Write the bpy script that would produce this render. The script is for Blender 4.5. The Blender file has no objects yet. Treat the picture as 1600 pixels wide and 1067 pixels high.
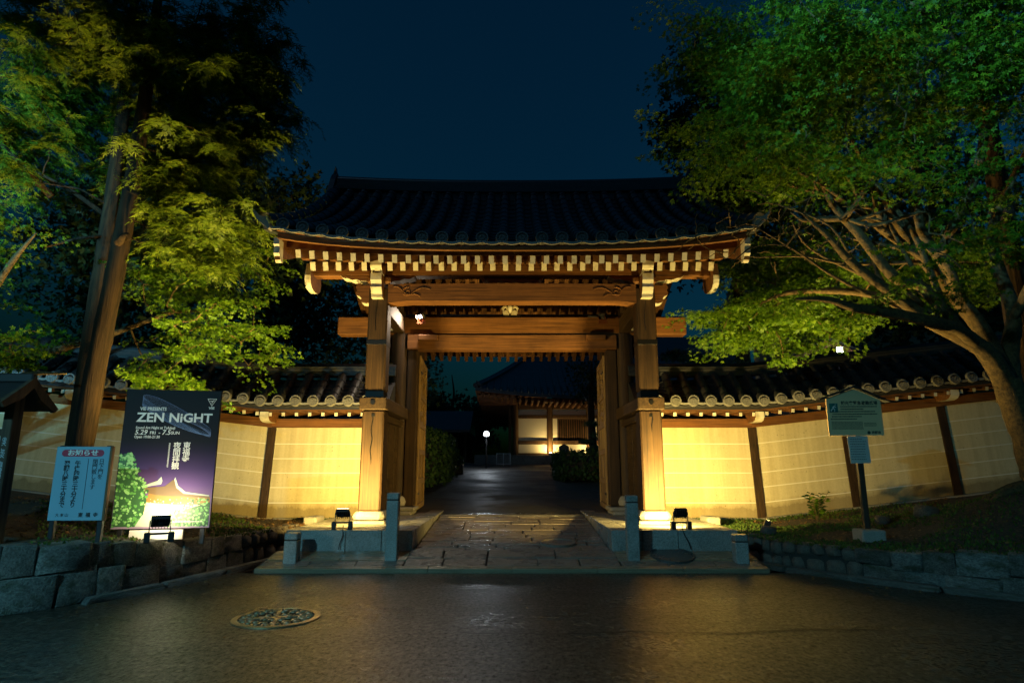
import bpy, bmesh, math, random
import numpy as np
from mathutils import Vector, Matrix

random.seed(7)
SC = bpy.context.scene
COL = SC.collection
R = math.radians
PI = math.pi

# ------------------------------------------------------------------ camera
cam_d = bpy.data.cameras.new('camera')
cam = bpy.data.objects.new('camera', cam_d)
COL.objects.link(cam)
cam.location = (0.0, 0.0, 1.2)
cam.rotation_euler = (R(90 + 11.48), 0, 0)
cam_d.sensor_width = 36
cam_d.lens = 21.83
cam_d.clip_end = 2000
SC.camera = cam

# ------------------------------------------------------------------ world (deep night sky)
W_ = bpy.data.worlds.new('World')
SC.world = W_
W_.use_nodes = True
nt = W_.node_tree
nt.nodes.clear()
sky = nt.nodes.new('ShaderNodeTexSky')
sky.sky_type = 'NISHITA'
sky.sun_disc = False
sky.sun_elevation = R(-3)
sky.sun_rotation = R(100)
sky.ozone_density = 1.0
bg = nt.nodes.new('ShaderNodeBackground')
bg.inputs['Strength'].default_value = 0.15
wo = nt.nodes.new('ShaderNodeOutputWorld')
tint = nt.nodes.new('ShaderNodeMix')
tint.data_type = 'RGBA'
tint.blend_type = 'MULTIPLY'
tint.inputs['Factor'].default_value = 1
tint.inputs[7].default_value = (.13, 2.0, 3.6, 1)
nt.links.new(sky.outputs[0], tint.inputs[6])
nt.links.new(tint.outputs[2], bg.inputs['Color'])
nt.links.new(bg.outputs[0], wo.inputs['Surface'])

# faint moonlight
sun_d = bpy.data.lights.new('moonlight', 'SUN')
sun_d.energy = 0.08
sun_d.angle = R(0.5)
sun_d.color = (0.3, 0.62, 1.0)
sun = bpy.data.objects.new('moonlight', sun_d)
COL.objects.link(sun)
sun.location = (-4, -6, 20)
sun.rotation_euler = (R(35), 0, R(-25))

vs = SC.view_settings
vs.view_transform = 'Standard'
vs.look = 'None'
vs.exposure = 0
vs.gamma = 1
SC.cycles.use_denoising = True
SC.cycles.max_bounces = 6
SC.cycles.transparent_max_bounces = 4
SC.cycles.sample_clamp_indirect = 4
SC.cycles.caustics_reflective = False
SC.cycles.caustics_refractive = False

# ------------------------------------------------------------------ helpers
def lin(h):
    h = h.lstrip('#')
    c = [int(h[i:i + 2], 16) / 255 for i in (0, 2, 4)]
    return tuple((x / 12.92 if x < .04045 else ((x + .055) / 1.055) ** 2.4) for x in c) + (1,)

MATS = {}
def mat(name, col, rough=.6, metal=0, spec=.5, emit=None, estr=0):
    m = bpy.data.materials.new(name)
    m.use_nodes = True
    b = m.node_tree.nodes['Principled BSDF']
    b.inputs['Base Color'].default_value = (*col[:3], 1)
    b.inputs['Roughness'].default_value = rough
    b.inputs['Metallic'].default_value = metal
    b.inputs['Specular IOR Level'].default_value = spec
    if emit:
        b.inputs['Emission Color'].default_value = (*emit[:3], 1)
        b.inputs['Emission Strength'].default_value = estr
    MATS[name] = m
    return m

def nz(m, kind='ShaderNodeTexNoise', scale=5, stretch=(1, 1, 1), detail=4, coord='Object', rough=.6):
    n = m.node_tree.nodes
    l = m.node_tree.links
    tc = n.new('ShaderNodeTexCoord')
    mp = n.new('ShaderNodeMapping')
    mp.inputs['Scale'].default_value = stretch
    l.new(tc.outputs[coord], mp.inputs['Vector'])
    oi = n.new('ShaderNodeObjectInfo')
    vm = n.new('ShaderNodeVectorMath')
    vm.operation = 'MULTIPLY_ADD'
    vm.inputs[1].default_value = (37, 53, 71)
    l.new(oi.outputs['Random'], vm.inputs[0])
    l.new(mp.outputs[0], vm.inputs[2])
    t = n.new(kind)
    t.inputs['Scale'].default_value = scale
    if kind == 'ShaderNodeTexNoise':
        t.inputs['Detail'].default_value = detail
        t.inputs['Roughness'].default_value = rough
    l.new(vm.outputs[0], t.inputs['Vector'])
    return t

def ramp(m, src, stops):
    r = m.node_tree.nodes.new('ShaderNodeValToRGB')
    e = r.color_ramp.elements
    while len(e) < len(stops):
        e.new(.5)
    for k, (p, c) in enumerate(stops):
        e[k].position = p
        e[k].color = (*c[:3], 1) if hasattr(c, '__len__') else (c, c, c, 1)
    m.node_tree.links.new(src, r.inputs[0])
    return r.outputs[0]

def setc(m, out, sock='Base Color'):
    m.node_tree.links.new(out, m.node_tree.nodes['Principled BSDF'].inputs[sock])

def mixc(m, a, b, f, mode='MULTIPLY'):
    x = m.node_tree.nodes.new('ShaderNodeMix')
    x.data_type = 'RGBA'
    x.blend_type = mode
    if hasattr(f, 'node'):
        m.node_tree.links.new(f, x.inputs['Factor'])
    else:
        x.inputs['Factor'].default_value = f
    for s, v in ((6, a), (7, b)):
        if hasattr(v, 'node'):
            m.node_tree.links.new(v, x.inputs[s])
        else:
            x.inputs[s].default_value = (*v[:3], 1)
    return x.outputs[2]

def bump(m, src, strength=.3, dist=.01):
    b = m.node_tree.nodes.new('ShaderNodeBump')
    b.inputs['Strength'].default_value = strength
    b.inputs['Distance'].default_value = dist
    m.node_tree.links.new(src, b.inputs['Height'])
    setc(m, b.outputs[0], 'Normal')

def wood(name, c1, c2, axis, rough=.7, across=22):
    m = mat(name, c1, rough, spec=.3)
    st = [across, across, across]
    st[axis] = .8
    t = nz(m, scale=1, stretch=st, detail=6, rough=.65)
    g = ramp(m, t.outputs['Fac'], [(.3, c1), (.5, tuple(.5 * (a + b) for a, b in zip(c1, c2))), (.72, c2)])
    t2 = nz(m, scale=1.7, stretch=(1, 1, 1), detail=5)
    s = ramp(m, t2.outputs['Fac'], [(.3, .5), (.62, 1.0)])
    st2 = [s_ * 2.6 for s_ in st]
    st2[axis] = 1.1
    t3 = nz(m, scale=1, stretch=st2, detail=3)
    s3 = ramp(m, t3.outputs['Fac'], [(.36, .25), (.47, 1.0)])
    setc(m, mixc(m, mixc(m, g, s, .8), s3, .7))
    bump(m, t.outputs['Fac'], .5, .006)
    return m

def speck(name, c1, c2, scale, rough=.7, big=1.2, bigamt=.6, bstr=.4, bdist=.004, wet=None, spec=.5):
    m = mat(name, c1, rough, spec=spec)
    t = nz(m, scale=scale, detail=3, rough=.8)
    g = ramp(m, t.outputs['Fac'], [(.35, c1), (.65, c2)])
    t2 = nz(m, scale=big, detail=6, rough=.65)
    s = ramp(m, t2.outputs['Fac'], [(.3, .35), (.65, 1.0)])
    setc(m, mixc(m, g, s, bigamt))
    if wet:
        t4 = nz(m, scale=wet[2], detail=3)
        setc(m, ramp(m, t4.outputs['Fac'], [(.42, wet[0]), (.58, wet[1])]), 'Roughness')
    bump(m, t.outputs['Fac'], bstr, bdist)
    return m

# surfaces
M_post = wood('weathered_post_timber', (.026, .012, .004), (.078, .041, .0145), 2)
M_beam = wood('weathered_beam_timber', (.11, .042, .0115), (.27, .112, .030), 0)
M_raft = wood('rafter_timber', (.09, .035, .010), (.18, .078, .024), 1)
M_side = wood('side_beam_timber', (.036, .018, .007), (.085, .05, .021), 1)
M_board = wood('soffit_board_timber', (.11, .047, .016), (.21, .095, .034), 1, across=9)
M_door = wood('door_timber', (.18, .10, .035), (.38, .24, .09), 2)
M_dark = mat('dark_iron', (.012, .011, .01), .5, .6)
M_white = mat('chalk_white_paint', (.74, .70, .58), .75)
_t = nz(M_white, scale=9, detail=5)
setc(M_white, ramp(M_white, _t.outputs['Fac'], [(.3, (.38, .33, .22)), (.5, (.60, .55, .43))]))
M_tile = speck('fired_roof_tile', (.03, .032, .037), (.06, .063, .07), 30, .36, 2.2, .6, .25, .004)
M_wtile = speck('dark_wall_roof_tile', (.014, .014, .015), (.036, .036, .038), 30, .5, 2.2, .6, .25, .004)
M_disc = speck('fired_eave_tile', (.17, .165, .155), (.27, .26, .24), 60, .55, 6, .4, .3, .003)
M_gdisc = speck('fired_gate_eave_tile', (.06, .06, .06), (.11, .108, .1), 60, .45, 6, .4, .3, .003)
M_plaster = speck('cream_plaster', (.64, .545, .32), (.71, .605, .365), 35, .85, 1.1, .28, .08, .002)
# faint rain streaks on the plaster
_t = nz(M_plaster, scale=1, stretch=(9, 1, .35), detail=5)
_b = M_plaster.node_tree.nodes['Principled BSDF'].inputs['Base Color'].links[0].from_socket
setc(M_plaster, mixc(M_plaster, _b, ramp(M_plaster, _t.outputs['Fac'], [(.3, (.6, .55, .45)), (.6, (1, 1, 1))]), .45))
# splash dirt with a ragged upper edge along the foot of the wall, and scattered mould specks
def wall_dirt(m):
    n, l = m.node_tree.nodes, m.node_tree.links
    base = n['Principled BSDF'].inputs['Base Color'].links[0].from_socket
    tc = n.new('ShaderNodeTexCoord')
    sp = n.new('ShaderNodeSeparateXYZ')
    l.new(tc.outputs['Object'], sp.inputs[0])
    def mth(op, a, b=None):
        k = n.new('ShaderNodeMath')
        k.operation = op
        for i, v in enumerate((a, b)):
            if v is None:
                continue
            if hasattr(v, 'node'):
                l.new(v, k.inputs[i])
            else:
                k.inputs[i].default_value = v
        return k.outputs[0]
    rise = mth('MULTIPLY', mth('MAXIMUM', mth('SUBTRACT', mth('ABSOLUTE', sp.outputs['X']), 4.18), 0), .112)
    rel = mth('SUBTRACT', mth('SUBTRACT', sp.outputs['Z'], .385), rise)
    t = nz(m, scale=5, stretch=(1, 1, .5), detail=7, rough=.7)
    f = mth('ADD', rel, mth('MULTIPLY', t.outputs['Fac'], -.30))
    d = ramp(m, f, [(0, (.38, .33, .24)), (.02, (.62, .56, .45)), (.14, (1, 1, 1))])
    c = mixc(m, base, d, .8)
    t2 = nz(m, scale=26, detail=2)
    setc(m, mixc(m, c, ramp(m, t2.outputs['Fac'], [(.26, (.35, .33, .28)), (.31, (1, 1, 1))]), .7))
wall_dirt(M_plaster)
M_line = mat('white_plaster_line', (.78, .73, .6), .8)
M_granite = speck('pale_granite', (.20, .185, .155), (.42, .40, .35), 60, .62, 2.3, .6, .3, .003, (.22, .6, 2.5))
M_plinth = speck('base_granite', (.24, .215, .175), (.38, .345, .28), 90, .75, 3, .5, .35, .004)
M_rub = speck('retaining_stone', (.13, .13, .12), (.42, .41, .37), 17, .8, 3.6, .8, 1.0, .035)
_oi = M_rub.node_tree.nodes.new('ShaderNodeObjectInfo')
_b = M_rub.node_tree.nodes['Principled BSDF'].inputs['Base Color'].links[0].from_socket
_b = mixc(M_rub, _b, ramp(M_rub, _oi.outputs['Random'], [(0, (.45, .42, .36)), (.5, (1, .97, .9)), (1, (.75, .82, .8))]), 1.0)
_t = nz(M_rub, scale=2.4, detail=6)
setc(M_rub, mixc(M_rub, _b, (.035, .045, .012), ramp(M_rub, _t.outputs['Fac'], [(.5, 0.0), (.66, .85)]), 'MIX'))
M_rub2 = speck('rubble_stone', (.08, .065, .05), (.20, .165, .12), 20, .85, 3, .75, .9, .015)
M_core = speck('joint_earth', (.02, .018, .014), (.04, .035, .028), 40, .95)
M_pave = speck('wet_paving_stone', (.15, .115, .085), (.28, .225, .175), 70, .4, 2.2, .6, .55, .006, (.16, .62, 1.9))
M_apron = speck('worn_apron_stone', (.19, .135, .075), (.34, .26, .16), 55, .3, 2.5, .55, .4, .004, (.16, .42, 2.2))
M_thresh = speck('wet_threshold_stone', (.05, .045, .04), (.11, .1, .09), 60, .25, 3, .5, .7, .008, (.1, .35, 4))
M_soil = speck('leaf_litter_soil', (.03, .02, .011), (.085, .058, .03), 28, .95, 2.2, .6, .9, .03)
M_metal = speck('cast_iron_cover', (.42, .34, .19), (.62, .52, .32), 60, .36, 4, .4, .3, .002)
M_metal.node_tree.nodes['Principled BSDF'].inputs['Metallic'].default_value = .9
M_black = mat('black_powder_coat', (.012, .012, .013), .45)
M_rubber = mat('black_cable_rubber', (.01, .01, .01), .5)
M_bark = wood('cypress_bark', (.008, .005, .003), (.075, .040, .017), 2, .9, across=11)
for _n in M_bark.node_tree.nodes:
    if _n.type == 'BUMP':
        _n.inputs['Strength'].default_value = 1.0
        _n.inputs['Distance'].default_value = .035
M_mbark = speck('maple_bark', (.045, .028, .010), (.17, .105, .034), 22, .9, 4, .6, .8, .015)

def asphalt():
    m = mat('damp_asphalt', (.04, .034, .024), .6, spec=.65)
    t = nz(m, scale=16, detail=9, rough=.92)
    g = ramp(m, t.outputs['Fac'], [(.40, (.006, .005, .0035)), (.50, (.032, .027, .018)), (.60, (.17, .145, .10))])
    t2 = nz(m, scale=.55, detail=7, rough=.65)
    s = ramp(m, t2.outputs['Fac'], [(.34, .55), (.62, 1.0)])
    t5 = nz(m, scale=2.6, stretch=(.35, 1.6, 1), detail=6)
    s5 = ramp(m, t5.outputs['Fac'], [(.36, .6), (.5, 1.0)])
    setc(m, mixc(m, mixc(m, g, s, .8), s5, .75))
    t3 = nz(m, scale=.8, detail=5)
    _r3 = ramp(m, t3.outputs['Fac'], [(.36, .22), (.64, .42)])
    setc(m, mixc(m, _r3, ramp(m, t.outputs['Fac'], [(.42, (.5, .5, .5)), (.58, (.2, .2, .2))]), .3, 'MIX'), 'Roughness')
    tg = nz(m, scale=34, stretch=(1, .55, 1), detail=3, rough=.7)
    setc(m, ramp(m, tg.outputs['Fac'], [(.37, .06), (.5, .4), (.63, .85)]), 'Specular IOR Level')
    tb = nz(m, scale=75, detail=3, rough=.7)
    bump(m, tb.outputs['Fac'], .55, .006)
    return m
M_asph = asphalt()

def leafmat(name, c1, c2, c3, trans=.35, rough=.5):
    m = bpy.data.materials.new(name)
    m.use_nodes = True
    n = m.node_tree.nodes
    l = m.node_tree.links
    b = n['Principled BSDF']
    b.inputs['Roughness'].default_value = rough
    b.inputs['Specular IOR Level'].default_value = .2
    g = n.new('ShaderNodeNewGeometry')
    r = n.new('ShaderNodeValToRGB')
    e = r.color_ramp.elements
    e.new(.5)
    for k, (p, c) in enumerate(((0, c1), (.55, c2), (1, c3))):
        e[k].position = p
        e[k].color = (*c, 1)
    l.new(g.outputs['Random Per Island'], r.inputs[0])
    l.new(r.outputs[0], b.inputs['Base Color'])
    tr = n.new('ShaderNodeBsdfTranslucent')
    l.new(r.outputs[0], tr.inputs['Color'])
    mx = n.new('ShaderNodeMixShader')
    mx.inputs[0].default_value = trans
    l.new(b.outputs[0], mx.inputs[1])
    l.new(tr.outputs[0], mx.inputs[2])
    l.new(mx.outputs[0], n['Material Output'].inputs['Surface'])
    MATS[name] = m
    return m
M_maple = leafmat('maple_leaf', (.035, .10, .006), (.09, .18, .009), (.16, .26, .012), .36)
M_cyp = leafmat('cypress_spray', (.05, .10, .007), (.115, .18, .011), (.20, .26, .016), .22)
M_ever = leafmat('evergreen_leaf', (.012, .026, .010), (.02, .04, .014), (.035, .06, .02), .2)
M_hedge = leafmat('hedge_leaf', (.02, .05, .016), (.035, .08, .022), (.055, .11, .03), .2)
M_pine = leafmat('pine_needle', (.03, .075, .04), (.05, .11, .05), (.07, .14, .06), .2)
M_dead = leafmat('dead_leaf', (.10, .05, .018), (.16, .085, .03), (.22, .13, .05), .1)
M_moss = leafmat('moss_blade', (.035, .07, .012), (.06, .105, .018), (.10, .15, .03), .25, .8)

WORLD = {}
def parent(o, p, pos):
    """put o at world position pos under p (things are never rotated unless built locally)"""
    WORLD[o] = Vector(pos)
    if p is not None:
        o.parent = p
        o.location = Vector(pos) - WORLD[p]
    else:
        o.location = pos

def props(o, label=None, cat=None, group=None, kind=None):
    if label:
        o['label'] = label
    if cat:
        o['category'] = cat
    if group:
        o['group'] = group
    if kind:
        o['kind'] = kind
    return o

def thing(name, pos, label, cat, group=None, rz=0):
    o = bpy.data.objects.new(name, None)
    o.empty_display_size = .2
    COL.objects.link(o)
    parent(o, None, pos)
    o.rotation_euler = (0, 0, rz)
    return props(o, label, cat, group)

def place(name, me, par=None, pos=(0, 0, 0), rot=None, scale=None, local=False):
    o = bpy.data.objects.new(name, me)
    COL.objects.link(o)
    if local:
        o.parent = par
        o.location = pos
        WORLD[o] = Vector((0, 0, 0))
    else:
        parent(o, par, pos)
    if rot:
        o.rotation_euler = rot
    if scale:
        o.scale = scale
    return o

class MB:
    def __init__(s):
        s.v = []
        s.f = []
        s.mi = []
    def add(s, vs_, fs_, mi=0):
        b = len(s.v)
        s.v += [tuple(p) for p in vs_]
        s.f += [tuple(i + b for i in q) for q in fs_]
        s.mi += [mi] * len(fs_)
        return s
    def box(s, c, d, mi=0, rot=None, ends=None):
        x, y, z = d[0] / 2, d[1] / 2, d[2] / 2
        pts = [Vector(p) for p in ((-x, -y, -z), (x, -y, -z), (x, y, -z), (-x, y, -z), (-x, -y, z), (x, -y, z), (x, y, z), (-x, y, z))]
        if rot is not None:
            mt = rot if isinstance(rot, Matrix) else Matrix.Rotation(rot[1], 3, rot[0])
            pts = [mt @ p for p in pts]
        pts = [p + Vector(c) for p in pts]
        b = len(s.v)
        s.v += [tuple(p) for p in pts]
        F = ((0, 3, 2, 1), (4, 5, 6, 7), (0, 1, 5, 4), (2, 3, 7, 6), (1, 2, 6, 5), (3, 0, 4, 7))
        s.f += [tuple(i + b for i in q) for q in F]
        s.mi += [mi, mi, (mi if ends is None else ends), mi, mi, mi]   # the -Y face may be painted
        return s
    def bbox(s, c, d, bv=.01, mi=0, rot=None):
        """box with chamfered edges"""
        x, y, z = d[0] / 2, d[1] / 2, d[2] / 2
        bv = min(bv, x * .6, y * .6, z * .6)
        bm = bmesh.new()
        bmesh.ops.create_cube(bm, size=1)
        for v in bm.verts:
            v.co = Vector((v.co.x * d[0], v.co.y * d[1], v.co.z * d[2]))
        bmesh.ops.bevel(bm, geom=list(bm.edges), offset=bv, segments=1, affect='EDGES')
        mt = None
        if rot is not None:
            mt = rot if isinstance(rot, Matrix) else Matrix.Rotation(rot[1], 3, rot[0])
        bm.verts.index_update()
        pts = [((mt @ v.co) if mt else v.co) + Vector(c) for v in bm.verts]
        s.add(pts, [[v.index for v in f.verts] for f in bm.faces], mi)
        bm.free()
        return s
    def tube(s, pts, rad, n=8, mi=0, cap=True, wob=0):
        pts = [Vector(p) for p in pts]
        if not hasattr(rad, '__len__'):
            rad = [rad] * len(pts)
        b = len(s.v)
        up = Vector((0, 0, 1))
        for k, p in enumerate(pts):
            d = (pts[min(k + 1, len(pts) - 1)] - pts[max(k - 1, 0)]).normalized()
            a = d.cross(up)
            if a.length < .2:
                a = d.cross(Vector((0, 1, 0)))
            a.normalize()
            c = a.cross(d)
            for j in range(n):
                t = 2 * PI * j / n
                r = rad[k] * (1 + (random.uniform(-wob, wob) if wob else 0))
                s.v.append(tuple(p + a * (math.cos(t) * r) + c * (math.sin(t) * r)))
        for k in range(len(pts) - 1):
            for j in range(n):
                j2 = (j + 1) % n
                s.f.append((b + k * n + j, b + k * n + j2, b + (k + 1) * n + j2, b + (k + 1) * n + j))
                s.mi.append(mi)
        if cap:
            s.f.append(tuple(b + j for j in reversed(range(n))))
            s.f.append(tuple(b + (len(pts) - 1) * n + j for j in range(n)))
            s.mi += [mi, mi]
        return s
    def prism(s, poly, y0, y1, mi=0, side=None, axis='Y', org=(0, 0, 0)):
        """poly in (x,z) extruded along Y (or (y,z) along X, (x,y) along Z)"""
        def P(a, b_, t):
            q = {'Y': (a, t, b_), 'X': (t, a, b_), 'Z': (a, b_, t)}[axis]
            return (q[0] + org[0], q[1] + org[1], q[2] + org[2])
        n = len(poly)
        b = len(s.v)
        s.v += [P(a, c, y0) for a, c in poly] + [P(a, c, y1) for a, c in poly]
        s.f.append(tuple(b + i for i in range(n)))
        s.f.append(tuple(b + n + i for i in reversed(range(n))))
        s.mi += [mi, mi]
        for i in range(n):
            j = (i + 1) % n
            s.f.append((b + i, b + n + i, b + n + j, b + j))
            s.mi.append(mi if side is None else side)
        return s
    def lathe(s, prof, n=16, c=(0, 0, 0), mi=0):
        b = len(s.v)
        for r, z in prof:
            for j in range(n):
                t = 2 * PI * j / n
                s.v.append((c[0] + r * math.cos(t), c[1] + r * math.sin(t), c[2] + z))
        for k in range(len(prof) - 1):
            for j in range(n):
                j2 = (j + 1) % n
                s.f.append((b + k * n + j, b + k * n + j2, b + (k + 1) * n + j2, b + (k + 1) * n + j))
                s.mi.append(mi)
        s.f.append(tuple(b + j for j in reversed(range(n))))
        s.f.append(tuple(b + (len(prof) - 1) * n + j for j in range(n)))
        s.mi += [mi, mi]
        return s
    def mesh(s, name, mats, smooth=False, angle=None):
        me = bpy.data.meshes.new(name)
        me.from_pydata(s.v, [], s.f)
        if not isinstance(mats, (list, tuple)):
            mats = [mats]
        for m in mats:
            me.materials.append(m)
        me.polygons.foreach_set('material_index', s.mi)
        bm = bmesh.new()
        bm.from_mesh(me)
        bmesh.ops.recalc_face_normals(bm, faces=bm.faces)
        bm.to_mesh(me)
        bm.free()
        if smooth:
            me.polygons.foreach_set('use_smooth', [True] * len(me.polygons))
            if angle:
                me.set_sharp_from_angle(angle=R(angle))
        me.update()
        return me
    def build(s, name, mats, par=None, pos=None, smooth=False, angle=None, local=False, rot=None):
        me = s.mesh(name, mats, smooth, angle)
        if local:
            return place(name, me, par, pos or (0, 0, 0), rot, None, True)
        return place(name, me, par, pos or (0, 0, 0), rot)

def text(body, size, mat_, par, x, z, y=0, align='CENTER', name='lettering', bold=0, xs=1.0, line=1.0, shear=0, width=None):
    """flat lettering on the front (-Y side) of a thing, local coordinates"""
    c = bpy.data.curves.new('lettering', 'FONT')
    c.body = body
    c.size = size
    c.align_x = align
    c.align_y = 'CENTER'
    c.space_line = line
    c.offset = bold
    c.shear = shear
    c.resolution_u = 2
    o = bpy.data.objects.new('tmp', c)
    COL.objects.link(o)
    bpy.context.view_layer.update()
    me = bpy.data.meshes.new_from_object(o.evaluated_get(bpy.context.evaluated_depsgraph_get()))
    bpy.data.objects.remove(o)
    bpy.data.curves.remove(c)
    me.name = 'lettering'
    if width:
        xx = [v.co.x for v in me.vertices]
        xs = width / (max(xx) - min(xx))
    me.materials.clear()
    me.materials.append(mat_)
    t = place(name, me, par, (x, y, z), (PI / 2, 0, 0), (xs, 1, 1), True)
    return t

def lamp(kind, name, pos, energy, color, par=None, aim=None, local=False, size=(.2, .15), spread=180, cone=120, radius=.05, blend=.5):
    d = bpy.data.lights.new(name, kind)
    d.energy = energy
    d.color = color
    if kind == 'AREA':
        d.shape = 'RECTANGLE'
        d.size, d.size_y = size
        d.spread = R(spread)
    else:
        d.shadow_soft_size = radius
    if kind == 'SPOT':
        d.spot_size = R(cone)
        d.spot_blend = blend
    o = bpy.data.objects.new(name, d)
    COL.objects.link(o)
    if par is not None:
        o.parent = par
        o.location = Vector(pos) if local else Vector(pos) - WORLD[par]
    else:
        o.location = pos
    if aim is not None:
        o.rotation_euler = Vector(aim).to_track_quat('-Z', 'Y').to_euler()
    return o
# ================================================================== GROUND
def lerp_poly(poly, t):
    ls = [math.dist(poly[i][:2], poly[i + 1][:2]) for i in range(len(poly) - 1)]
    L = sum(ls) * t
    for i, l in enumerate(ls):
        if L <= l or i == len(ls) - 1:
            k = L / l
            return tuple(a + (b - a) * k for a, b in zip(poly[i], poly[i + 1]))
        L -= l

def smoothpoly(poly, n):
    """Catmull-Rom through the points"""
    P = [Vector(p) for p in poly]
    P = [P[0] * 2 - P[1]] + P + [P[-1] * 2 - P[-2]]
    out = []
    for i in range(1, len(P) - 2):
        for k in range(n):
            t = k / n
            a, b, c, d = P[i - 1:i + 3]
            out.append(.5 * ((2 * b) + (c - a) * t + (2 * a - 5 * b + 4 * c - d) * t * t + (3 * b - a - 3 * c + d) * t ** 3))
    out.append(P[-2])
    return out

mb = MB()
mb.add([(-400, -400, -.06), (400, -400, -.06), (400, 600, -.06), (-400, 600, -.06)], [(0, 1, 2, 3)])
props(mb.build('ground', M_soil), kind='structure')

mb = MB()
xs = np.linspace(-60, 60, 61)
ys = [-60, -20, -6, 0, 2, 4, 5, 6, 7, 7.62]
mb.add([(x, y, 0) for y in ys for x in xs], [(j * 61 + i, j * 61 + i + 1, (j + 1) * 61 + i + 1, (j + 1) * 61 + i) for j in range(len(ys) - 1) for i in range(60)])
road = props(mb.build('road', M_asph), kind='structure')
M_tar = mat('tar_seam', (.008, .007, .006), .45)
rt = random.Random(8)
for pts, w in (([(-.4, 4.95), (.3, 4.9), (.9, 4.98), (1.6, 4.93), (2.2, 5.05), (2.9, 5.0)], .012), ([(-3.2, 5.6), (-2.9, 5.95), (-2.75, 6.3), (-2.4, 6.5)], .008), ([(2.6, 6.9), (3.0, 6.3), (3.1, 5.8), (3.5, 5.2)], .008), ([(-.6, 4.1), (-.2, 4.5), (-.25, 4.9)], .007)):
    vs_, n_ = [], 0
    for a, b in zip(pts, pts[1:]):
        for k in range(8):
            x_, y_ = a[0] + (b[0] - a[0]) * k / 8 + rt.uniform(-.02, .02), a[1] + (b[1] - a[1]) * k / 8 + rt.uniform(-.02, .02)
            ww = w * rt.uniform(.5, 1.4)
            vs_ += [(x_ - ww * .5, y_ - ww, .004), (x_ + ww * .5, y_ + ww, .004)]
    MB().add(vs_, [(2 * k, 2 * k + 2, 2 * k + 3, 2 * k + 1) for k in range(len(vs_) // 2 - 1)]).build('tar_seam', M_tar, road)

def yard_z(y):
    return .40 + max(0, y - 11.6) * .047
mb = MB()
xs = np.linspace(-45, 45, 46)
ys = np.concatenate([np.linspace(11.62, 34, 24), [45, 80]])
mb.add([(x, y, yard_z(min(y, 34))) for y in ys for x in xs], [(j * 46 + i, j * 46 + i + 1, (j + 1) * 46 + i + 1, (j + 1) * 46 + i) for j in range(len(ys) - 1) for i in range(45)])
M_yard = speck('wet_courtyard_paving', (.03, .027, .023), (.085, .075, .062), 28, .4, .7, .6, .9, .02, (.46, .72, .8))
props(mb.build('courtyard', M_yard), kind='structure')

def wall_base(x):
    return .385 + max(0, abs(x) - 4.18) * .112

LW = smoothpoly([(-6.6, 2.6, .6), (-5.1, 4.2, .57), (-4.23, 5.45, .545), (-3.86, 6.1, .50), (-3.53, 7.15, .42), (-3.3, 8.2, .38), (-3.02, 9.35, .40)], 10)
RW = smoothpoly([(3.02, 8.75, .36), (3.16, 8.25, .335), (3.42, 7.68, .325), (4.02, 6.85, .335), (4.76, 6.12, .40), (5.9, 5.45, .45), (7.6, 4.8, .5), (10, 4.3, .55)], 10)

def bed(name, front, back0, back1, mound, seed):
    rnd = np.random.RandomState(seed)
    n, m = 70, 40
    vs_, fs = [], []
    for j in range(m + 1):
        t = j / m
        for i in range(n + 1):
            s = i / n
            f = lerp_poly([tuple(p) for p in front], s)
            bx = back0 + (back1 - back0) * s
            b = (bx, 10.78, wall_base(bx) - .03)
            x = f[0] + (b[0] - f[0]) * t
            y = f[1] + (b[1] - f[1]) * t
            z = f[2] - .015 + (b[2] - f[2] + .015) * (t ** .9)
            e = min(1, t * 6) * min(1, (1 - t) * 6)
            z += e * (.028 * math.sin(x * 5.1 + y * 3.3) * math.sin(y * 4.7 - x * 2.2) + rnd.uniform(-.012, .012))
            for mx, my, mr, mh in mound:
                z += e * mh * math.exp(-((x - mx) ** 2 + (y - my) ** 2) / mr ** 2)
            vs_.append((x, y, z))
    for j in range(m):
        for i in range(n):
            a = j * (n + 1) + i
            fs.append((a, a + 1, a + n + 2, a + n + 1))
    mb = MB().add(vs_, fs)
    return props(mb.build(name, M_soil, smooth=True), kind='structure'), np.array(vs_)
bedL, BLV = bed('garden_ground_left', LW, -13.5, -2.95, [(-5.7, 8.5, .8, .12)], 1)
bedR, BRV = bed('garden_ground_right', RW, 2.95, 14.0, [(6.1, 7.6, 1.0, .30), (7.4, 7.0, 1.4, .25)], 2)
def bed_z(V, x, y):
    d = (V[:, 0] - x) ** 2 + (V[:, 1] - y) ** 2
    k = np.argsort(d)[:3]
    return float(V[k, 2].mean())

# ================================================================== unit stones
def unit_stone(seed, bev=.16, jit=.05, sub=False):
    rnd = random.Random(seed)
    bm = bmesh.new()
    bmesh.ops.create_cube(bm, size=1)
    bmesh.ops.bevel(bm, geom=list(bm.edges), offset=bev, segments=1, affect='EDGES')
    for v in bm.verts:
        v.co += Vector([rnd.uniform(-jit, jit) for _ in range(3)])
    me = bpy.data.meshes.new('stone')
    bm.to_mesh(me)
    bm.free()
    return me
def stone_set(material, n, bev, jit, smooth=True):
    out = []
    for k in range(n):
        me = unit_stone(k * 13 + 5, bev, jit)
        me.materials.append(material)
        if smooth:
            me.polygons.foreach_set('use_smooth', [True] * len(me.polygons))
            me.set_sharp_from_angle(angle=R(50))
        out.append(me)
    return out
ST_block = stone_set(M_rub, 12, .045, .04)
ST_rub = stone_set(M_rub2, 8, .24, .06)
ST_slab = stone_set(M_granite, 4, .012, .002, False)
ST_kerb = stone_set(M_apron, 4, .03, .004, False)
ST_pave = stone_set(M_pave, 8, .035, .012, False)

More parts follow.
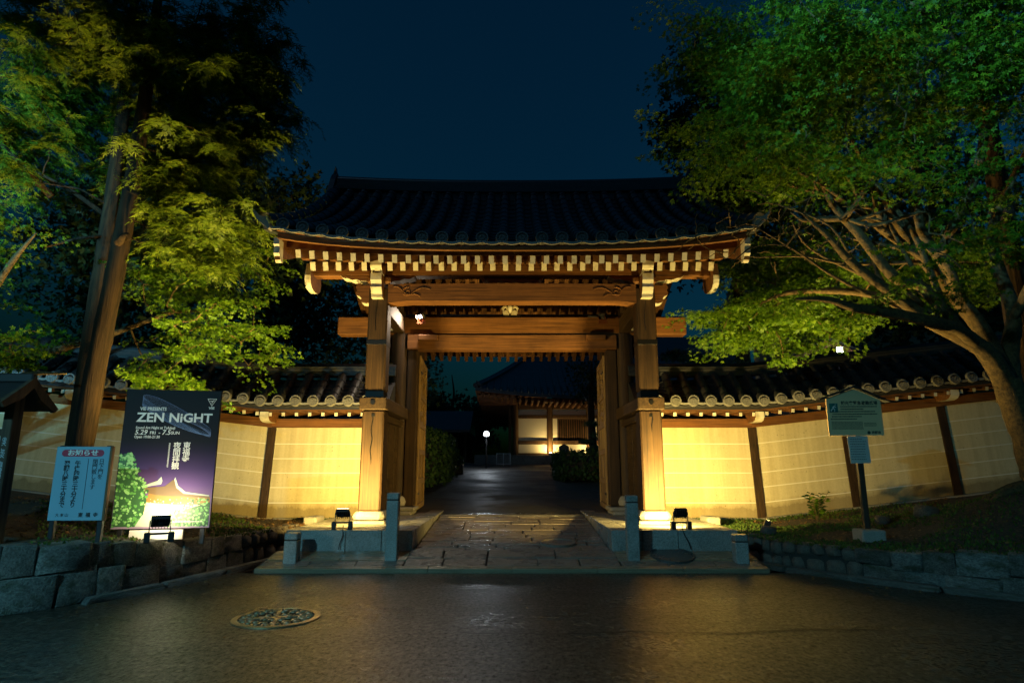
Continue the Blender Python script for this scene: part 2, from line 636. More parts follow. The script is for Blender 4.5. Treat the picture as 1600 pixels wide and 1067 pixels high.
# ------------------------------------------------------------------ retaining walls
def retaining(name, poly, label, split, side, seed):
    rnd = random.Random(seed)
    p0 = poly[len(poly) // 2]
    t = thing(name, (p0[0], p0[1], 0), label, 'retaining wall')
    # arclength table
    L = [0]
    for a, b in zip(poly, poly[1:]):
        L.append(L[-1] + (Vector(b[:2]) - Vector(a[:2])).length)
    def at(s):
        s = max(0, min(L[-1] - 1e-4, s))
        for i in range(len(L) - 1):
            if L[i + 1] >= s:
                k = (s - L[i]) / max(1e-6, L[i + 1] - L[i])
                return Vector(poly[i]).lerp(Vector(poly[i + 1]), k)
    core = MB()
    n = 60
    pts = [at(L[-1] * i / n) for i in range(n + 1)]
    nor = []
    for i in range(n + 1):
        d = pts[min(i + 1, n)] - pts[max(i - 1, 0)]
        nn = Vector((d.y, -d.x, 0)).normalized() * side      # into the bed
        nor.append(nn)
    vs_ = []
    for p, q in zip(pts, nor):
        a = Vector((p.x, p.y, 0)) + q * .02
        b = Vector((p.x, p.y, 0)) + q * .30
        vs_ += [(a.x, a.y, -.05), (a.x, a.y, p.z - .035), (b.x, b.y, p.z - .035), (b.x, b.y, -.05)]
    fs = []
    for i in range(n):
        for k in range(3):
            fs.append((i * 4 + k, i * 4 + k + 1, i * 4 + 4 + k + 1, i * 4 + 4 + k))
    core.add(vs_, fs).build('core', M_core, t)
    # two courses, each with joints of its own; rubble toward the gate
    for course in (0, 1):
        s = rnd.uniform(-.2, 0)
        while s < L[-1] - .05:
            rub = s > split if poly is LW else s < split
            w = rnd.uniform(.13, .25) if rub else rnd.uniform(.20, .44)
            p = at(s + w / 2)
            d = at(s + w) - at(s)
            rz = math.atan2(d.y, d.x)
            q = Vector((d.y, -d.x, 0)).normalized() * side
            cut = .5 + .09 * math.sin(s * 2.7 + seed) + (rnd.uniform(-.05, .05) if rub else 0)
            z0_, z1_ = ((0, cut), (cut, 1))[course]
            hh = (z1_ - z0_) * p.z
            zc_ = p.z * (z0_ + z1_) / 2
            me = rnd.choice(ST_rub if rub else ST_block)
            place('stone', me, t, (p.x + q.x * .10, p.y + q.y * .10, zc_ + (.004 if course else 0)), (rnd.uniform(-.05, .05), rnd.uniform(-.02, .02), rz + rnd.uniform(-.04, .04)), (w * (1.0 if rub else 1.015), .24 * rnd.uniform(.88, 1.16), hh * (1.0 if rub else 1.02)))
            s += w
    return t
retaining('retaining_wall', LW, 'low grey stone retaining wall curving under the poster and notice boards', 6.3, -1, 3)
retaining('retaining_wall', RW, 'low grey stone retaining wall curving in front of the mossy bed', 1.7, -1, 4)
for o in bpy.data.objects:
    if o.name == 'retaining_wall.001':
        RETR = o

# a narrow stone gutter rim at the wall foot, both sides
for poly, lab in ((LW[28:], 'dark stone gutter kerb along the left wall foot'), (RW[2:45], 'dark stone gutter kerb along the right wall foot')):
    t = thing('gutter_kerb', (poly[0][0], poly[0][1], 0), lab, 'kerb')
    pts = [Vector((p[0], p[1], 0)) for p in poly]
    step = 8
    for i in range(0, len(pts) - step, step):
        a, b = pts[i], pts[i + step]
        d = b - a
        q = Vector((d.y, -d.x, 0)).normalized()
        c = (a + b) / 2 + q * .10
        place('kerb_stone', ST_block[(i // step) % 8], t, (c.x, c.y, .02), (0, 0, math.atan2(d.y, d.x)), (d.length - .012, .10, .07))

# ================================================================== APRON, PAVED PATH, PLATFORMS
def ramp_z(y):
    if y < 8.2:
        return .05 + (y - 7.6) / .6 * .115
    return .165 + (y - 8.2) / 3.2 * .235

apron = MB()
ys_ = [7.60, 7.64, 8.2, 9, 10, 11.7]
for k in range(len(ys_) - 1):
    a, b = ys_[k], ys_[k + 1]
    xa = 3.02 if a < 8.2 else 1.262
    xb = 3.02 if b <= 8.2 else 1.262
    xa = xb = min(xa, xb) if a >= 8.2 else 3.02
    apron.add([(-xa, a, ramp_z(a) - .03), (xa, a, ramp_z(a) - .03), (xb, b, ramp_z(b) - .03), (-xb, b, ramp_z(b) - .03)], [(0, 1, 2, 3)])
path = props(apron.build('entrance_path', M_core), kind='structure')
SLOPE1 = math.atan(.115 / .6)
SLOPE2 = math.atan(.235 / 3.2)
def slab(meset, x0, x1, y0, y1, gap=.006, th=.08, dz=0, name='paving_stone', rnd=random, tilt=0):
    yc, xc = (y0 + y1) / 2, (x0 + x1) / 2
    sl = SLOPE1 if yc < 8.2 else SLOPE2
    z = ramp_z(yc) - th / 2 + dz
    place(name, rnd.choice(meset), path, (xc, yc, z), (sl + rnd.uniform(-tilt, tilt), rnd.uniform(-tilt, tilt), 0), (x1 - x0 - gap, (y1 - y0 - gap) / math.cos(sl), th))
rp = random.Random(12)
# kerb course, gutter cover course and apron slabs left and right of the path
x = -3.0
for w in (1.0, 1.02, .98, 1.0, 1.0, 1.0):
    slab(ST_kerb, x, x + w, 7.60, 7.70, .004)
    x += w
for sgn in (-1, 1):
    for a, b in ((1.30, 1.86), (1.86, 2.42), (2.42, 2.98)):
        x0, x1 = sorted((sgn * a, sgn * b))
        slab(ST_pave, x0, x1, 7.70, 7.90, .01, dz=-.006)
    for a, b in ((1.285, 2.1), (2.1, 2.98)):
        x0, x1 = sorted((sgn * a, sgn * b))
        slab(ST_kerb, x0, x1, 7.90, 8.24, .006)
# the paved path between the platforms
y = 7.70
row = 0
while y < 11.12:
    h = rp.choice((.19, .22, .25, .28, .31)) * (1.1 if y > 9.5 else 1)
    x = -1.262 if y > 8.2 else -1.29
    xe = -x
    while x < xe - .02:
        w = rp.uniform(.32, .85)
        if xe - x - w < .25:
            w = xe - x
        slab(ST_pave, x, x + w, y, min(y + h, 11.14), .022, dz=rp.uniform(-.006, .006), rnd=rp, tilt=.006)
        x += w
    y += h
    row += 1
thr = MB().bbox((0, 11.42, .355), (2.52, .46, .09), .015)
thr.build('threshold_stone', M_thresh, path)

def platform(sgn, label):
    t = thing('stone_platform', (sgn * 2.06, 10, 0), label, 'platform')
    # front facing slabs, inner side slabs and top slabs
    xs_ = [1.266, 1.66, 2.12, 2.88]
    for a, b in zip(xs_, xs_[1:]):
        MB().bbox((sgn * (a + b) / 2, 8.37, .20), (b - a - .005, .26, .44), .008).build('facing_slab', M_granite, t)
    ys_ = [8.502, 9.5, 10.5, 11.6, 12.8]
    for a, b in zip(ys_, ys_[1:]):
        MB().bbox((sgn * 1.396, (a + b) / 2, .20), (.26, b - a - .005, .44), .008).build('side_slab', M_granite, t)
    for i, (a, b) in enumerate(((1.53, 2.2), (2.2, 2.88))):
        for c, d in ((8.502, 9.2), (9.2, 10.1), (10.1, 10.72)):
            MB().bbox((sgn * (a + b) / 2, (c + d) / 2, .29), (b - a - .005, d - c - .005, .256), .006).build('top_slab', M_granite, t)
    MB().bbox((sgn * 2.0, 11.8, .28), (.94, 2.0, .25), .006).build('top_slab', M_granite, t)
    return t
platform(-1, 'pale granite platform under the left gate post')
platform(1, 'pale granite platform under the right gate post')
# stone end blocks where the retaining walls meet the plaster wall
for sgn, lab in ((-1, 'square cut stone block at the left end of the platform'), (1, 'square cut stone block at the right end of the platform')):
    mbk = MB().bbox((0, 0, .21), (.2, .42, .42), .02)
    o = mbk.build('corner_stone', M_plinth, None, (sgn * 3.0, 9.75, .06))
    props(o, lab, 'stone block')

# ================================================================== PLASTER WALLS
def disc_mesh(name, r, kind, material, th=.05):
    """eave end tile seen from the front (-Y): rim, and a flower or a comma swirl"""
    mb = MB()
    def ring(r0, r1, y0, y1, n=20):
        b = len(mb.v)
        for rr, yy in ((r0, y0), (r1, y1)):
            for j in range(n):
                a = 2 * PI * j / n
                mb.v.append((rr * math.cos(a), yy, rr * math.sin(a)))
        for j in range(n):
            j2 = (j + 1) % n
            mb.f.append((b + j, b + j2, b + n + j2, b + n + j))
            mb.mi.append(0)
    ring(r, r, th, -th * .3)
    ring(r, r * .82, -th * .3, -th * .3)
    ring(r * .82, r * .80, -th * .3, 0)
    n = 20
    b = len(mb.v)
    mb.v += [(r * .8 * math.cos(2 * PI * j / n), 0, r * .8 * math.sin(2 * PI * j / n)) for j in range(n)]
    mb.f.append(tuple(b + j for j in range(n)))
    mb.mi.append(0)
    if kind == 'flower':
        for k in range(12):
            a = 2 * PI * k / 12
            poly = []
            for rr, da in ((.24, 0), (.5, -.19), (.7, -.16), (.74, 0), (.7, .16), (.5, .19)):
                poly.append((r * rr * math.cos(a + da), r * rr * math.sin(a + da)))
            mb.prism(poly, -th * .26, .001)
        mb.prism([(r * .18 * math.cos(2 * PI * j / 8), r * .18 * math.sin(2 * PI * j / 8)) for j in range(8)], -th * .3, .001)
    else:
        for k in range(14):
            a = 2 * PI * k / 14
            cx, cz = r * .69 * math.cos(a), r * .69 * math.sin(a)
            mb.prism([(cx + r * .075 * math.cos(2 * PI * j / 5), cz + r * .075 * math.sin(2 * PI * j / 5)) for j in range(5)], -th * .3, .001)
        for k in range(3):
            a0 = 2 * PI * k / 3
            outer, inner = [], []
            for i in range(7):
                u = i / 6
                a = a0 + u * 3.3
                rm = r * (.26 + .28 * u)
                w = r * (.13 * (1 - u) + .015)
                outer.append(((rm + w) * math.cos(a), (rm + w) * math.sin(a)))
                inner.append(((rm - w) * math.cos(a), (rm - w) * math.sin(a)))
            mb.prism(outer + inner[::-1], -th * .3, .001)
    return mb.mesh(name, material)

def sweep_row(prof, r, seg, lip=.012, n=7):
    """half-round cover tiles laid up a slope; prof = list of (y,z)"""
    P = [Vector((0, a, b)) for a, b in prof]
    ln = [0]
    for a, b in zip(P, P[1:]):
        ln.append(ln[-1] + (b - a).length)
    def at(s):
        for i in range(len(ln) - 1):
            if ln[i + 1] >= s - 1e-6:
                return P[i].lerp(P[i + 1], (s - ln[i]) / (ln[i + 1] - ln[i]))
        return P[-1]
    mb = MB()
    k = max(1, round(ln[-1] / seg))
    for i in range(k):
        a, b = at(ln[-1] * i / k), at(ln[-1] * (i + 1) / k)
        d = (b - a).normalized()
        nrm = Vector((0, -d.z, d.y))
        base = len(mb.v)
        a2 = a
        for q, rr in ((a2, r + lip * .5), (a2 + d * (b - a).length * .82, r + lip * .35), (a2 + d * (b - a).length * .83, r - lip * .5), (b, r - lip * .5)):
            for j in range(n + 1):
                t = PI * (j / n) 
                c = q + Vector((math.cos(t) * rr, 0, 0)) + nrm * (math.sin(t) * rr)
                mb.v.append(tuple(c))
        for m in range(3):
            for j in range(n):
                o = base + m * (n + 1) + j
                mb.f.append((o, o + 1, o + n + 2, o + n + 1))
                mb.mi.append(0)
    return mb

def pan_row(prof, w, seg, lip=.014, n=6, sag=.035):
    """overlapping concave pan tiles of width w"""
    P = [Vector((0, a, b)) for a, b in prof]
    ln = [0]
    for a, b in zip(P, P[1:]):
        ln.append(ln[-1] + (b - a).length)
    def at(s):
        for i in range(len(ln) - 1):
            if ln[i + 1] >= s - 1e-6:
                return P[i].lerp(P[i + 1], (s - ln[i]) / (ln[i + 1] - ln[i]))
        return P[-1]
    mb = MB()
    k = max(1, round(ln[-1] / seg))
    for i in range(k):
        a, b = at(ln[-1] * i / k), at(ln[-1] * (i + 1) / k)
        d = (b - a).normalized()
        nrm = Vector((0, -d.z, d.y))
        base = len(mb.v)
        for q, up in ((a, -.012), (a, lip), (b, 0)):
            for j in range(n + 1):
                t = -1 + 2 * j / n
                c = q + Vector((t * w / 2, 0, 0)) + nrm * (up - sag * (1 - t * t))
                mb.v.append(tuple(c))
        for m in range(2):
            for j in range(n):
                o = base + m * (n + 1) + j
                mb.f.append((o, o + 1, o + n + 2, o + n + 1))
                mb.mi.append(0)
    return mb

DISC_wall = disc_mesh('eave_tile', .092, 'flower', M_disc)
WP = [(10.40, 2.275), (10.62, 2.43), (10.86, 2.62), (11.08, 2.82)]
ROW_wall = sweep_row(WP, .078, .24).mesh('tile_row', M_wtile, True, 40)
PAN_wall = pan_row([(a, b - .05) for a, b in WP], .27, .105, .018).mesh('pan_tile_row', M_wtile)
M_wraft = M_raft

def plaster_wall(sgn, label):
    t = thing('plaster_wall', (sgn * 4.2, 11.2, .3), label, 'wall')
    posts = [4.17, 5.78, 7.5, 9.25, 11.0, 12.8]
    Yb, Yt = 10.74, 10.90
    HW = 1.50
    def Q(x, h, d=0):
        """point on the battered front face, d in front"""
        y = Yb + (Yt - Yb) * h / HW
        return (sgn * x, y - d, wall_base(x) + h)
    def strip(name, x0, x1, h0, h1, d, material, depth=.3, par=t, n=1):
        mb = MB()
        for i in range(n):
            a, b = x0 + (x1 - x0) * i / n, x0 + (x1 - x0) * (i + 1) / n
            p = [Q(a, h0, d), Q(b, h0, d), Q(b, h1, d), Q(a, h1, d)]
            q = [(u[0], u[1] + depth, u[2]) for u in p]
            mb.add(p + q, [(0, 1, 2, 3), (4, 7, 6, 5), (0, 4, 5, 1), (1, 5, 6, 2), (2, 6, 7, 3), (3, 7, 4, 0)])
        return mb.build(name, material, par)
    bays = list(zip([2.1] + posts, posts))
    for i, (a, b) in enumerate(bays):
        a2 = a + (.07 if i else 0)
        b2 = b - .07
        if i == 0:
            pan = strip('plaster_panel', a2, b2, 0, HW, 0, M_plaster, .7, n=1)
        else:
            pan = strip('plaster_panel', a2, b2, 0, HW, 0, M_plaster, .7, n=1)
        for h in (.23, .48, .72, .96, 1.21):
            strip('plaster_line', a2 + .002, b2 - .002, h, h + .015, .005, M_line, .03, pan)
        # stone footing
        strip('footing_stone', a - .02 if i else a, b - .022, -.14, -.004, .07, M_plinth, .25)
        # head beam in two layers
        strip('head_beam', a + .001, b - .001, HW - .002, HW + .15, .05, M_beam, .5)
        strip('eave_board', a + .001, b - .001, HW + .262, HW + .33, .42, M_beam, .9)
        strip('soffit_board', a + .001, b - .001, HW + .24, HW + .26, .40, M_board, .9)
    for i, x in enumerate(posts):
        mb = MB()
        w = .068
        p = [Q(x - w, -.004, .025), Q(x + w, -.004, .025), Q(x + w, HW - .004, .025), Q(x - w, HW - .004, .025)]
        q = [(u[0], u[1] + .2, u[2]) for u in p]
        mb.add(p + q, [(0, 1, 2, 3), (4, 7, 6, 5), (0, 4, 5, 1), (1, 5, 6, 2), (2, 6, 7, 3), (3, 7, 4, 0)])
        mb.build('post', M_post, t)
        # bracket arm with a painted end above each post
        z = wall_base(x) + HW + .15
        prof = [(10.50, .09), (10.50, .0), (10.55, -.05), (10.64, -.075), (10.95, -.075), (10.95, .09)]
        MB().prism(prof, -.075, .075, 0, 1, 'X', (sgn * x, -.02, z)).build('bracket_arm', [M_beam, M_white], t)
    # rafters with white ends
    rme = MB().box((0, .25, 0), (.055, .62, .06), 0, None, 1).mesh('rafter', [M_wraft, M_white])
    x = 2.30
    while x < 12.6:
        place('rafter', rme, t, (sgn * x, 10.56, wall_base(x) + HW + .205), (R(8), 0, 0))
        x += .222
    # roof
    roof = MB().prism([(10.46, -.055), (10.46, -.12), (11.2, -.12), (11.92, -.12), (11.92, -.055), (11.3, .42), (11.1, .42)], 2.1, 4.18, 0, None, 'X', (0, 0, 2.28))
    b0 = roof
    for a, b in ((4.18, 12.8),):
        dz = (b - a) * .112
        pr = [(10.46, -.055), (10.46, -.12), (11.2, -.12), (11.92, -.12), (11.92, -.055), (11.3, .42), (11.1, .42)]
        n = len(pr)
        roof.add([(a, p, q + 2.28) for p, q in pr] + [(b, p, q + 2.28 + dz) for p, q in pr], [tuple(range(n)), tuple(range(2 * n - 1, n - 1, -1))] + [(i, (i + 1) % n, n + (i + 1) % n, n + i) for i in range(n)])
    roof.v = [(sgn * v[0], v[1], v[2]) for v in roof.v]
    roof = roof.build('roof', M_wtile, t)
    x = 2.45
    k = 0
    while x < 12.6:
        dz = wall_base(x) - .385
        sh = .112 if x > 4.18 else 0
        place('tile_row', ROW_wall, roof, (sgn * x, 0, dz))
        place('eave_tile', DISC_wall, roof, (sgn * x, 10.385, 2.30 + dz), (R(-12), random.uniform(-.4, .4), 0))
        pm = place('pan_tile_row', PAN_wall, roof, (sgn * (x + .1475), 0, wall_base(x + .1475) - .385))
        pm.rotation_euler = (0, -sgn * math.atan(sh), 0) if False else (0, 0, 0)
        if x < 4.6 or True:
            MB().prism([(-.125, .0)] + [(-.125 + .25 * i / 8, -.045 * math.sin(PI * i / 8) ** .8) for i in range(1, 8)] + [(.125, 0), (.125, .022)] + [(.125 - .25 * i / 8, .022 - .03 * math.sin(PI * i / 8)) for i in range(1, 8)] + [(-.125, .022)], 0, .02).build('eave_lip', M_disc, roof, (sgn * (x + .1475), 10.383, 2.272 + wall_base(x + .1475) - .385)) if x < 9.3 else None
        x += .295
        k += 1
    # ridge: two courses of flat tiles and a round cap
    for (h0, h1, hw) in ((.54, .60, .17), (.605, .66, .15), (.665, .70, .13)):
        mb = MB()
        for a, b in ((2.1, 4.18), (4.18, 12.8)):
            za, zb = wall_base(a) - .385 + 2.28, wall_base(b) - .385 + 2.28
            p = [(sgn * a, 11.2 - hw, za + h0), (sgn * b, 11.2 - hw, zb + h0), (sgn * b, 11.2 - hw, zb + h1), (sgn * a, 11.2 - hw, za + h1)]
            q = [(u[0], 11.2 + hw, u[2]) for u in p]
            mb.add(p + q, [(0, 1, 2, 3), (4, 7, 6, 5), (0, 4, 5, 1), (1, 5, 6, 2), (2, 6, 7, 3), (3, 7, 4, 0)])
        mb.build('ridge_course', M_wtile, roof)
    mb = MB()
    for a, b in ((2.1, 4.18), (4.18, 12.8)):
        za, zb = wall_base(a) - .385 + 2.985, wall_base(b) - .385 + 2.985
        mb.tube([(sgn * a, 11.2, za), (sgn * b, 11.2, zb)], .075, 10)
    mb.build('ridge_cap', M_wtile, roof, smooth=True, angle=40)
    return t
plaster_wall(-1, 'tile-capped cream plaster wall with white lines left of the gate')
plaster_wall(1, 'tile-capped cream plaster wall with white lines right of the gate')
# ================================================================== THE GATE
YC = 11.3
G = thing('temple_gate', (0, YC, .4), 'timber temple gate with dark tiled roof and open doors', 'gate')

def sori(x, k=1.0):
    return .2 * k * (abs(x) / 3.13) ** 3

for sx in (-1, 1):
    for yy, rear in ((9.4, False), (13.2, True)):
        X = sx * 2.06
        # stone foot: flat slab and a bulging collar
        MB().bbox((X, yy, .425), (.50, .50, .06), .015).build('footing_slab', M_plinth, G)
        prof = [(.20, .455), (.265, .475), (.285, .515), (.262, .56), (.232, .585)]
        mb = MB()
        nn = 4
        b = len(mb.v)
        ring = []
        for r_, z in prof:
            c_ = r_ * .80
            e = c_ * .25
            pts = [(-c_ + e, -c_), (c_ - e, -c_), (c_, -c_ + e), (c_, c_ - e), (c_ - e, c_), (-c_ + e, c_), (-c_, c_ - e), (-c_, -c_ + e)]
            ring.append([(X + p[0], yy + p[1], z) for p in pts])
        vs_ = [p for rg in ring for p in rg]
        fs = [(k * 8 + j, k * 8 + (j + 1) % 8, (k + 1) * 8 + (j + 1) % 8, (k + 1) * 8 + j) for k in range(len(prof) - 1) for j in range(8)] + [tuple(range(7, -1, -1)), tuple(range(32, 40))]
        mb.add(vs_, fs).build('base_stone', M_plinth, G, smooth=True, angle=35)
        lower = MB().bbox((X, yy, 1.312), (.325, .325, 1.455), .022).build('post', M_post, G)
        if not rear:
            # drying crack down the front of the lower post
            pts = [(X + .012 * math.sin(k * 1.9) + sx * .01, yy - .1635, 2.0 - k * .095) for k in range(9 if sx < 0 else 4)]
            MB().tube(pts, [.004] + [.008] * (len(pts) - 2) + [.002], 5).build('drying_crack', M_dark, lower)
            MB().bbox((X, yy - .165, 1.96 if sx > 0 else 1.965), (.05, .012, .045), .003).build('iron_fitting', M_dark, lower)
            pts = [(X - .02 + .01 * math.sin(k * 1.3), yy - .1515, 3.85 - k * .12) for k in range(6)]
            up_ = MB().bbox((X, yy, 3.13), (.30, .30, 1.60), .02).build('post', M_post, G)
            MB().tube(pts, .005, 5).build('drying_crack', M_dark, up_)
            MB().bbox((X, yy, 3.07), (.304, .304, .075), .002).build('iron_band', M_dark, up_)
            MB().bbox((X, yy, 2.28), (.272, .272, .095), .002).build('post_joint', M_dark, up_)
            # waist rail running back to the main column, thick end toward the street
            wb = MB().bbox((X, 10.16, 2.135), (.40, 1.96, .185), .012).build('waist_rail', M_side, G)
            mb = MB().lathe([(.036, -.006), (.036, .006)], 12)
            mb.v = [(v[0] + X, v[2] + 9.175, v[1] + 2.15) for v in mb.v]
            mb.build('peg_hole', M_dark, wb)
            # boarded side screen below the rail
            for k in range(6):
                y0 = 9.57 + k * .262
                MB().bbox((X + (.004 if k % 2 else -.004), y0 + .131, 1.27), (.05, .256, 1.54), .006).build('side_board', M_side, G)
            MB().bbox((X, 10.36, .49), (.14, 1.6, .1), .01).build('side_sill', M_side, G)
            MB().bbox((X - sx * .07, 10.36, 1.96), (.09, 1.56, .1), .01).build('side_rail', M_side, G)
        else:
            MB().bbox((X, yy, 3.0), (.30, .30, 1.9), .02).build('post', M_post, G)
    # main column, round, on a moulded stone
    X = sx * 2.06
    MB().bbox((X, YC, .43), (.66, .66, .07), .02).build('footing_slab', M_plinth, G)
    MB().bbox((X - sx * .1, YC - .02, .50), (.56, .56, .07), .03).build('footing_slab', M_plinth, G)
    MB().lathe([(.17, .535), (.225, .56), (.24, .62), (.215, .69), (.18, .715)], 20, (X, YC, 0)).build('base_stone', M_plinth, G, smooth=True, angle=35)
    MB().lathe([(.168, .71), (.172, 1.6), (.168, 3.62)], 24, (X, YC, 0)).build('column', M_post, G, smooth=True, angle=35)
    MB().bbox((sx * 1.815, YC, 1.93), (.19, .24, 2.76), .01).build('door_jamb', M_post, G)
    # upper side beam with chalked block ends
    MB().bbox((X, 10.35, 3.76), (.17, 1.72, .27), .012).build('side_beam', M_side, G)
    MB().box((sx * 2.06 - sx * 0.0, 10.98, 4.04), (.13, .26, .12)).build('bracket_block', M_side, G)
    MB().box((sx * 2.06 + sx * .12, 11.02, 3.74), (.065, .2, .25), 0, None, 1).build('bracket_block', [M_side, M_white], G)
    MB().bbox((X, 12.3, 3.76), (.17, 1.5, .27), .012).build('side_beam', M_side, G)

    # ---- bracket cluster on each front post
    Y0, Y1 = 9.30, 9.50
    def arm(pts, name='bracket_arm', y0=Y0, y1=Y1):
        MB().prism([(X + sx * a, z) for a, z in pts], y0, y1, 0, 1).build(name, [M_beam, M_white], G)
    # carved nosing at the post head, outward side
    arm([(.14, 3.98), (.14, 3.70), (.20, 3.69), (.27, 3.705), (.30, 3.74), (.275, 3.765), (.30, 3.80), (.355, 3.82), (.37, 3.86), (.345, 3.895), (.37, 3.94), (.36, 3.98)], 'carved_nosing')
    # scrolled arms under the purlin
    arm([(.10, 4.13), (.10, 4.00), (.15, 4.0), (.22, 4.045), (.30, 4.05), (.36, 4.075), (.43, 4.065), (.51, 4.095), (.57, 4.10), (.62, 4.135)], 'scrolled_arm')
    arm([(-.10, 4.13), (-.10, 4.00), (-.15, 4.0), (-.22, 4.05), (-.31, 4.055), (-.38, 4.085), (-.46, 4.08), (-.53, 4.11), (-.56, 4.138)], 'scrolled_arm')
    # nosing and block facing the street, painted white in front
    prof = [(9.02, 4.09), (9.02, 3.99), (9.06, 3.93), (9.045, 3.88), (9.08, 3.83), (9.12, 3.79), (9.12, 3.74), (9.26, 3.74), (9.26, 4.09)]
    MB().prism(prof, -.083, .083, 0, 1, 'X', (X, 0, 0)).build('carved_nosing', [M_beam, M_white], G)
    prof = [(8.97, 4.30), (8.97, 4.20), (9.0, 4.16), (9.08, 4.11), (9.35, 4.11), (9.35, 4.30)]
    MB().prism(prof, -.085, .085, 0, 1, 'X', (X, 0, 0)).build('bracket_block', [M_beam, M_white], G)
    MB().bbox((X, 9.4, 4.05), (.36, .36, .12), .03).build('bracket_block', M_beam, G)
    # pendant board hung under the purlin end at the gable
    pts = []
    for k in range(13):
        a = PI * k / 12
        pts.append((9.42 - .27 * math.cos(a), 4.10 - .23 * math.sin(a) * (1 + .12 * math.cos(2 * a))))
    prof = [(9.2, 4.30)] + [(p[0], p[1]) for p in pts] + [(9.62, 4.30)]
    MB().prism(prof, -.045, .045, 0, 1, 'X', (sx * 3.14, 0, 0)).build('gable_pendant', [M_beam, M_white], G)
    # bargeboard along the gable edge, with white painted foot
    top, bot = [], []
    for k in range(15):
        y = 8.12 + (YC - 8.12) * k / 14
        s = y - 8.0
        zt = 4.13 + .42 * s + .0745 * s * s - .02 + .16 * (1 - s / 3.3) ** 2
        top.append((y, zt))
        bot.append((y + .05, zt - .30 - .05 * k / 14))
    MB().prism(top + bot[::-1], -.035, .035, 0, None, 'X', (sx * 3.24, 0, 0)).build('bargeboard', M_beam, G)
    mir = [(2 * YC - a, b) for a, b in top + bot[::-1]]
    MB().prism(mir, -.035, .035, 0, None, 'X', (sx * 3.24, 0, 0)).build('bargeboard', M_beam, G)
    z0 = top[0][1]
    ft = [(8.105, z0 + .0), (8.095, z0 - .10), (8.13, z0 - .13), (8.12, z0 - .22), (8.16, z0 - .25), (8.22, z0 - .325), (8.27, z0 - .315), (8.25, z0 - .02)]
    MB().prism(ft, -.04, .04, 0, None, 'X', (sx * 3.24, 0, 0)).build('painted_board_end', M_white, G)

# cambered front beam with swirl carvings
def koryo(y):
    pts = []
    n = 24
    for k in range(n + 1):
        x = -1.92 + 3.84 * k / n
        e = min(1, (1.92 - abs(x)) / .28)
        pts.append((x, 3.685 + .035 * e * e * (3 - 2 * e)))
    pts += [(1.92, 3.985), (.8, 4.0), (-.8, 4.0), (-1.92, 3.985)]
    k = MB().prism(pts, y - .14, y + .14).build('cambered_beam', M_beam, G)
    return k
kf = koryo(9.4)
koryo(13.2)
for sx in (-1, 1):
    cx = sx * 1.62
    sp = []
    for i in range(26):
        a = i / 25 * 4.2 * PI * .62
        r_ = .012 + .075 * i / 25
        sp.append((cx + sx * r_ * math.cos(a), 9.257, 3.86 + r_ * math.sin(a) * .9))
    MB().tube(sp, .009, 5).build('swirl_carving', M_beam, kf)
    MB().tube([(cx + sx * (.22 - .42 * t), 9.257, 3.94 - .17 * t + .03 * math.sin(t * 9)) for t in [i / 10 for i in range(11)]], .009, 5).build('swirl_carving', M_beam, kf)
    MB().tube([(cx - sx * (.06 + .3 * t), 9.257, 3.83 + .1 * math.sin(t * 2.4)) for t in [i / 8 for i in range(9)]], .008, 5).build('swirl_carving', M_beam, kf)
# frog-leg strut above its middle, and boards between
for s in (-1, 1):
    MB().prism([(s * .45, 4.14), (s * .44, 4.10), (s * .40, 4.06), (s * .34, 4.035), (s * .28, 4.055), (s * .22, 4.02), (s * .20, 4.002), (s * .26, 4.002), (s * .36, 4.002), (s * .42, 4.03), (s * .475, 4.08), (s * .49, 4.14)], 9.36, 9.46, 0, 1).build('frog_leg_strut', [M_beam, M_white], G)
MB().bbox((0, 9.43, 4.10), (.86, .05, .08), .01).build('strut_board', M_beam, G)
# purlins
for y in (9.4, 13.2):
    MB().bbox((0, y, 4.235), (6.32, .2, .2), .012).build('purlin', M_beam, G)
MB().bbox((0, YC, 5.2), (6.3, .24, .24), .012).build('ridge_beam', M_beam, G)
for sx in (-1, 1):
    MB().bbox((sx * 2.06, YC, 4.5), (.2, .2, 1.16), .012).build('king_post', M_post, G)
# main crossbeam with long ends, lintel below
cb = MB().bbox((0, YC, 3.77), (6.44, .26, .34), .02).build('crossbeam', M_beam, G)
MB().bbox((0, YC - .02, 3.455), (3.84, .3, .275), .012).build('lintel', M_beam, G)
for sx in (-1, 1):
    MB().bbox((sx * 1.53, YC - .18, 3.525), (.36, .14, .1), .01).build('hinge_block', M_beam, G)
MB().bbox((0, YC - .02, 3.972), (3.9, .1, .05), .008).build('cable_rail', M_dark, G)
# gilded strut ornament standing on the crossbeam
orn = MB().bbox((0, YC - .06, 3.935), (.30, .12, .07), .01).build('strut_base', M_dark, G)
M_orn = speck('faded_gilt_carving', (.34, .27, .14), (.55, .47, .30), 60, .6)
for s in (-1, 1):
    pts = [(-.035 + s * (.09 + (.055 - .0013 * k) * math.cos(k * .55)), YC - .09, 4.085 + (.06 - .0014 * k) * math.sin(k * .55)) for k in range(22)]
    pts = [(p[0] + .0, p[1], p[2]) for p in pts]
    MB().tube(pts, .02, 6).build('scroll', M_orn, orn, smooth=True)
    MB().prism([(-.035 + s * a, z) for a, z in ((.02, 3.975), (.12, 3.975), (.14, 4.025), (.08, 4.065), (.03, 4.045))], YC - .12, YC - .06).build('scroll', M_orn, orn)
MB().lathe([(.01, 4.005), (.032, 4.045), (.045, 4.105), (.04, 4.145), (.01, 4.160)], 10, (-.035, YC - .1, 0)).build('finial', M_white, orn, smooth=True)

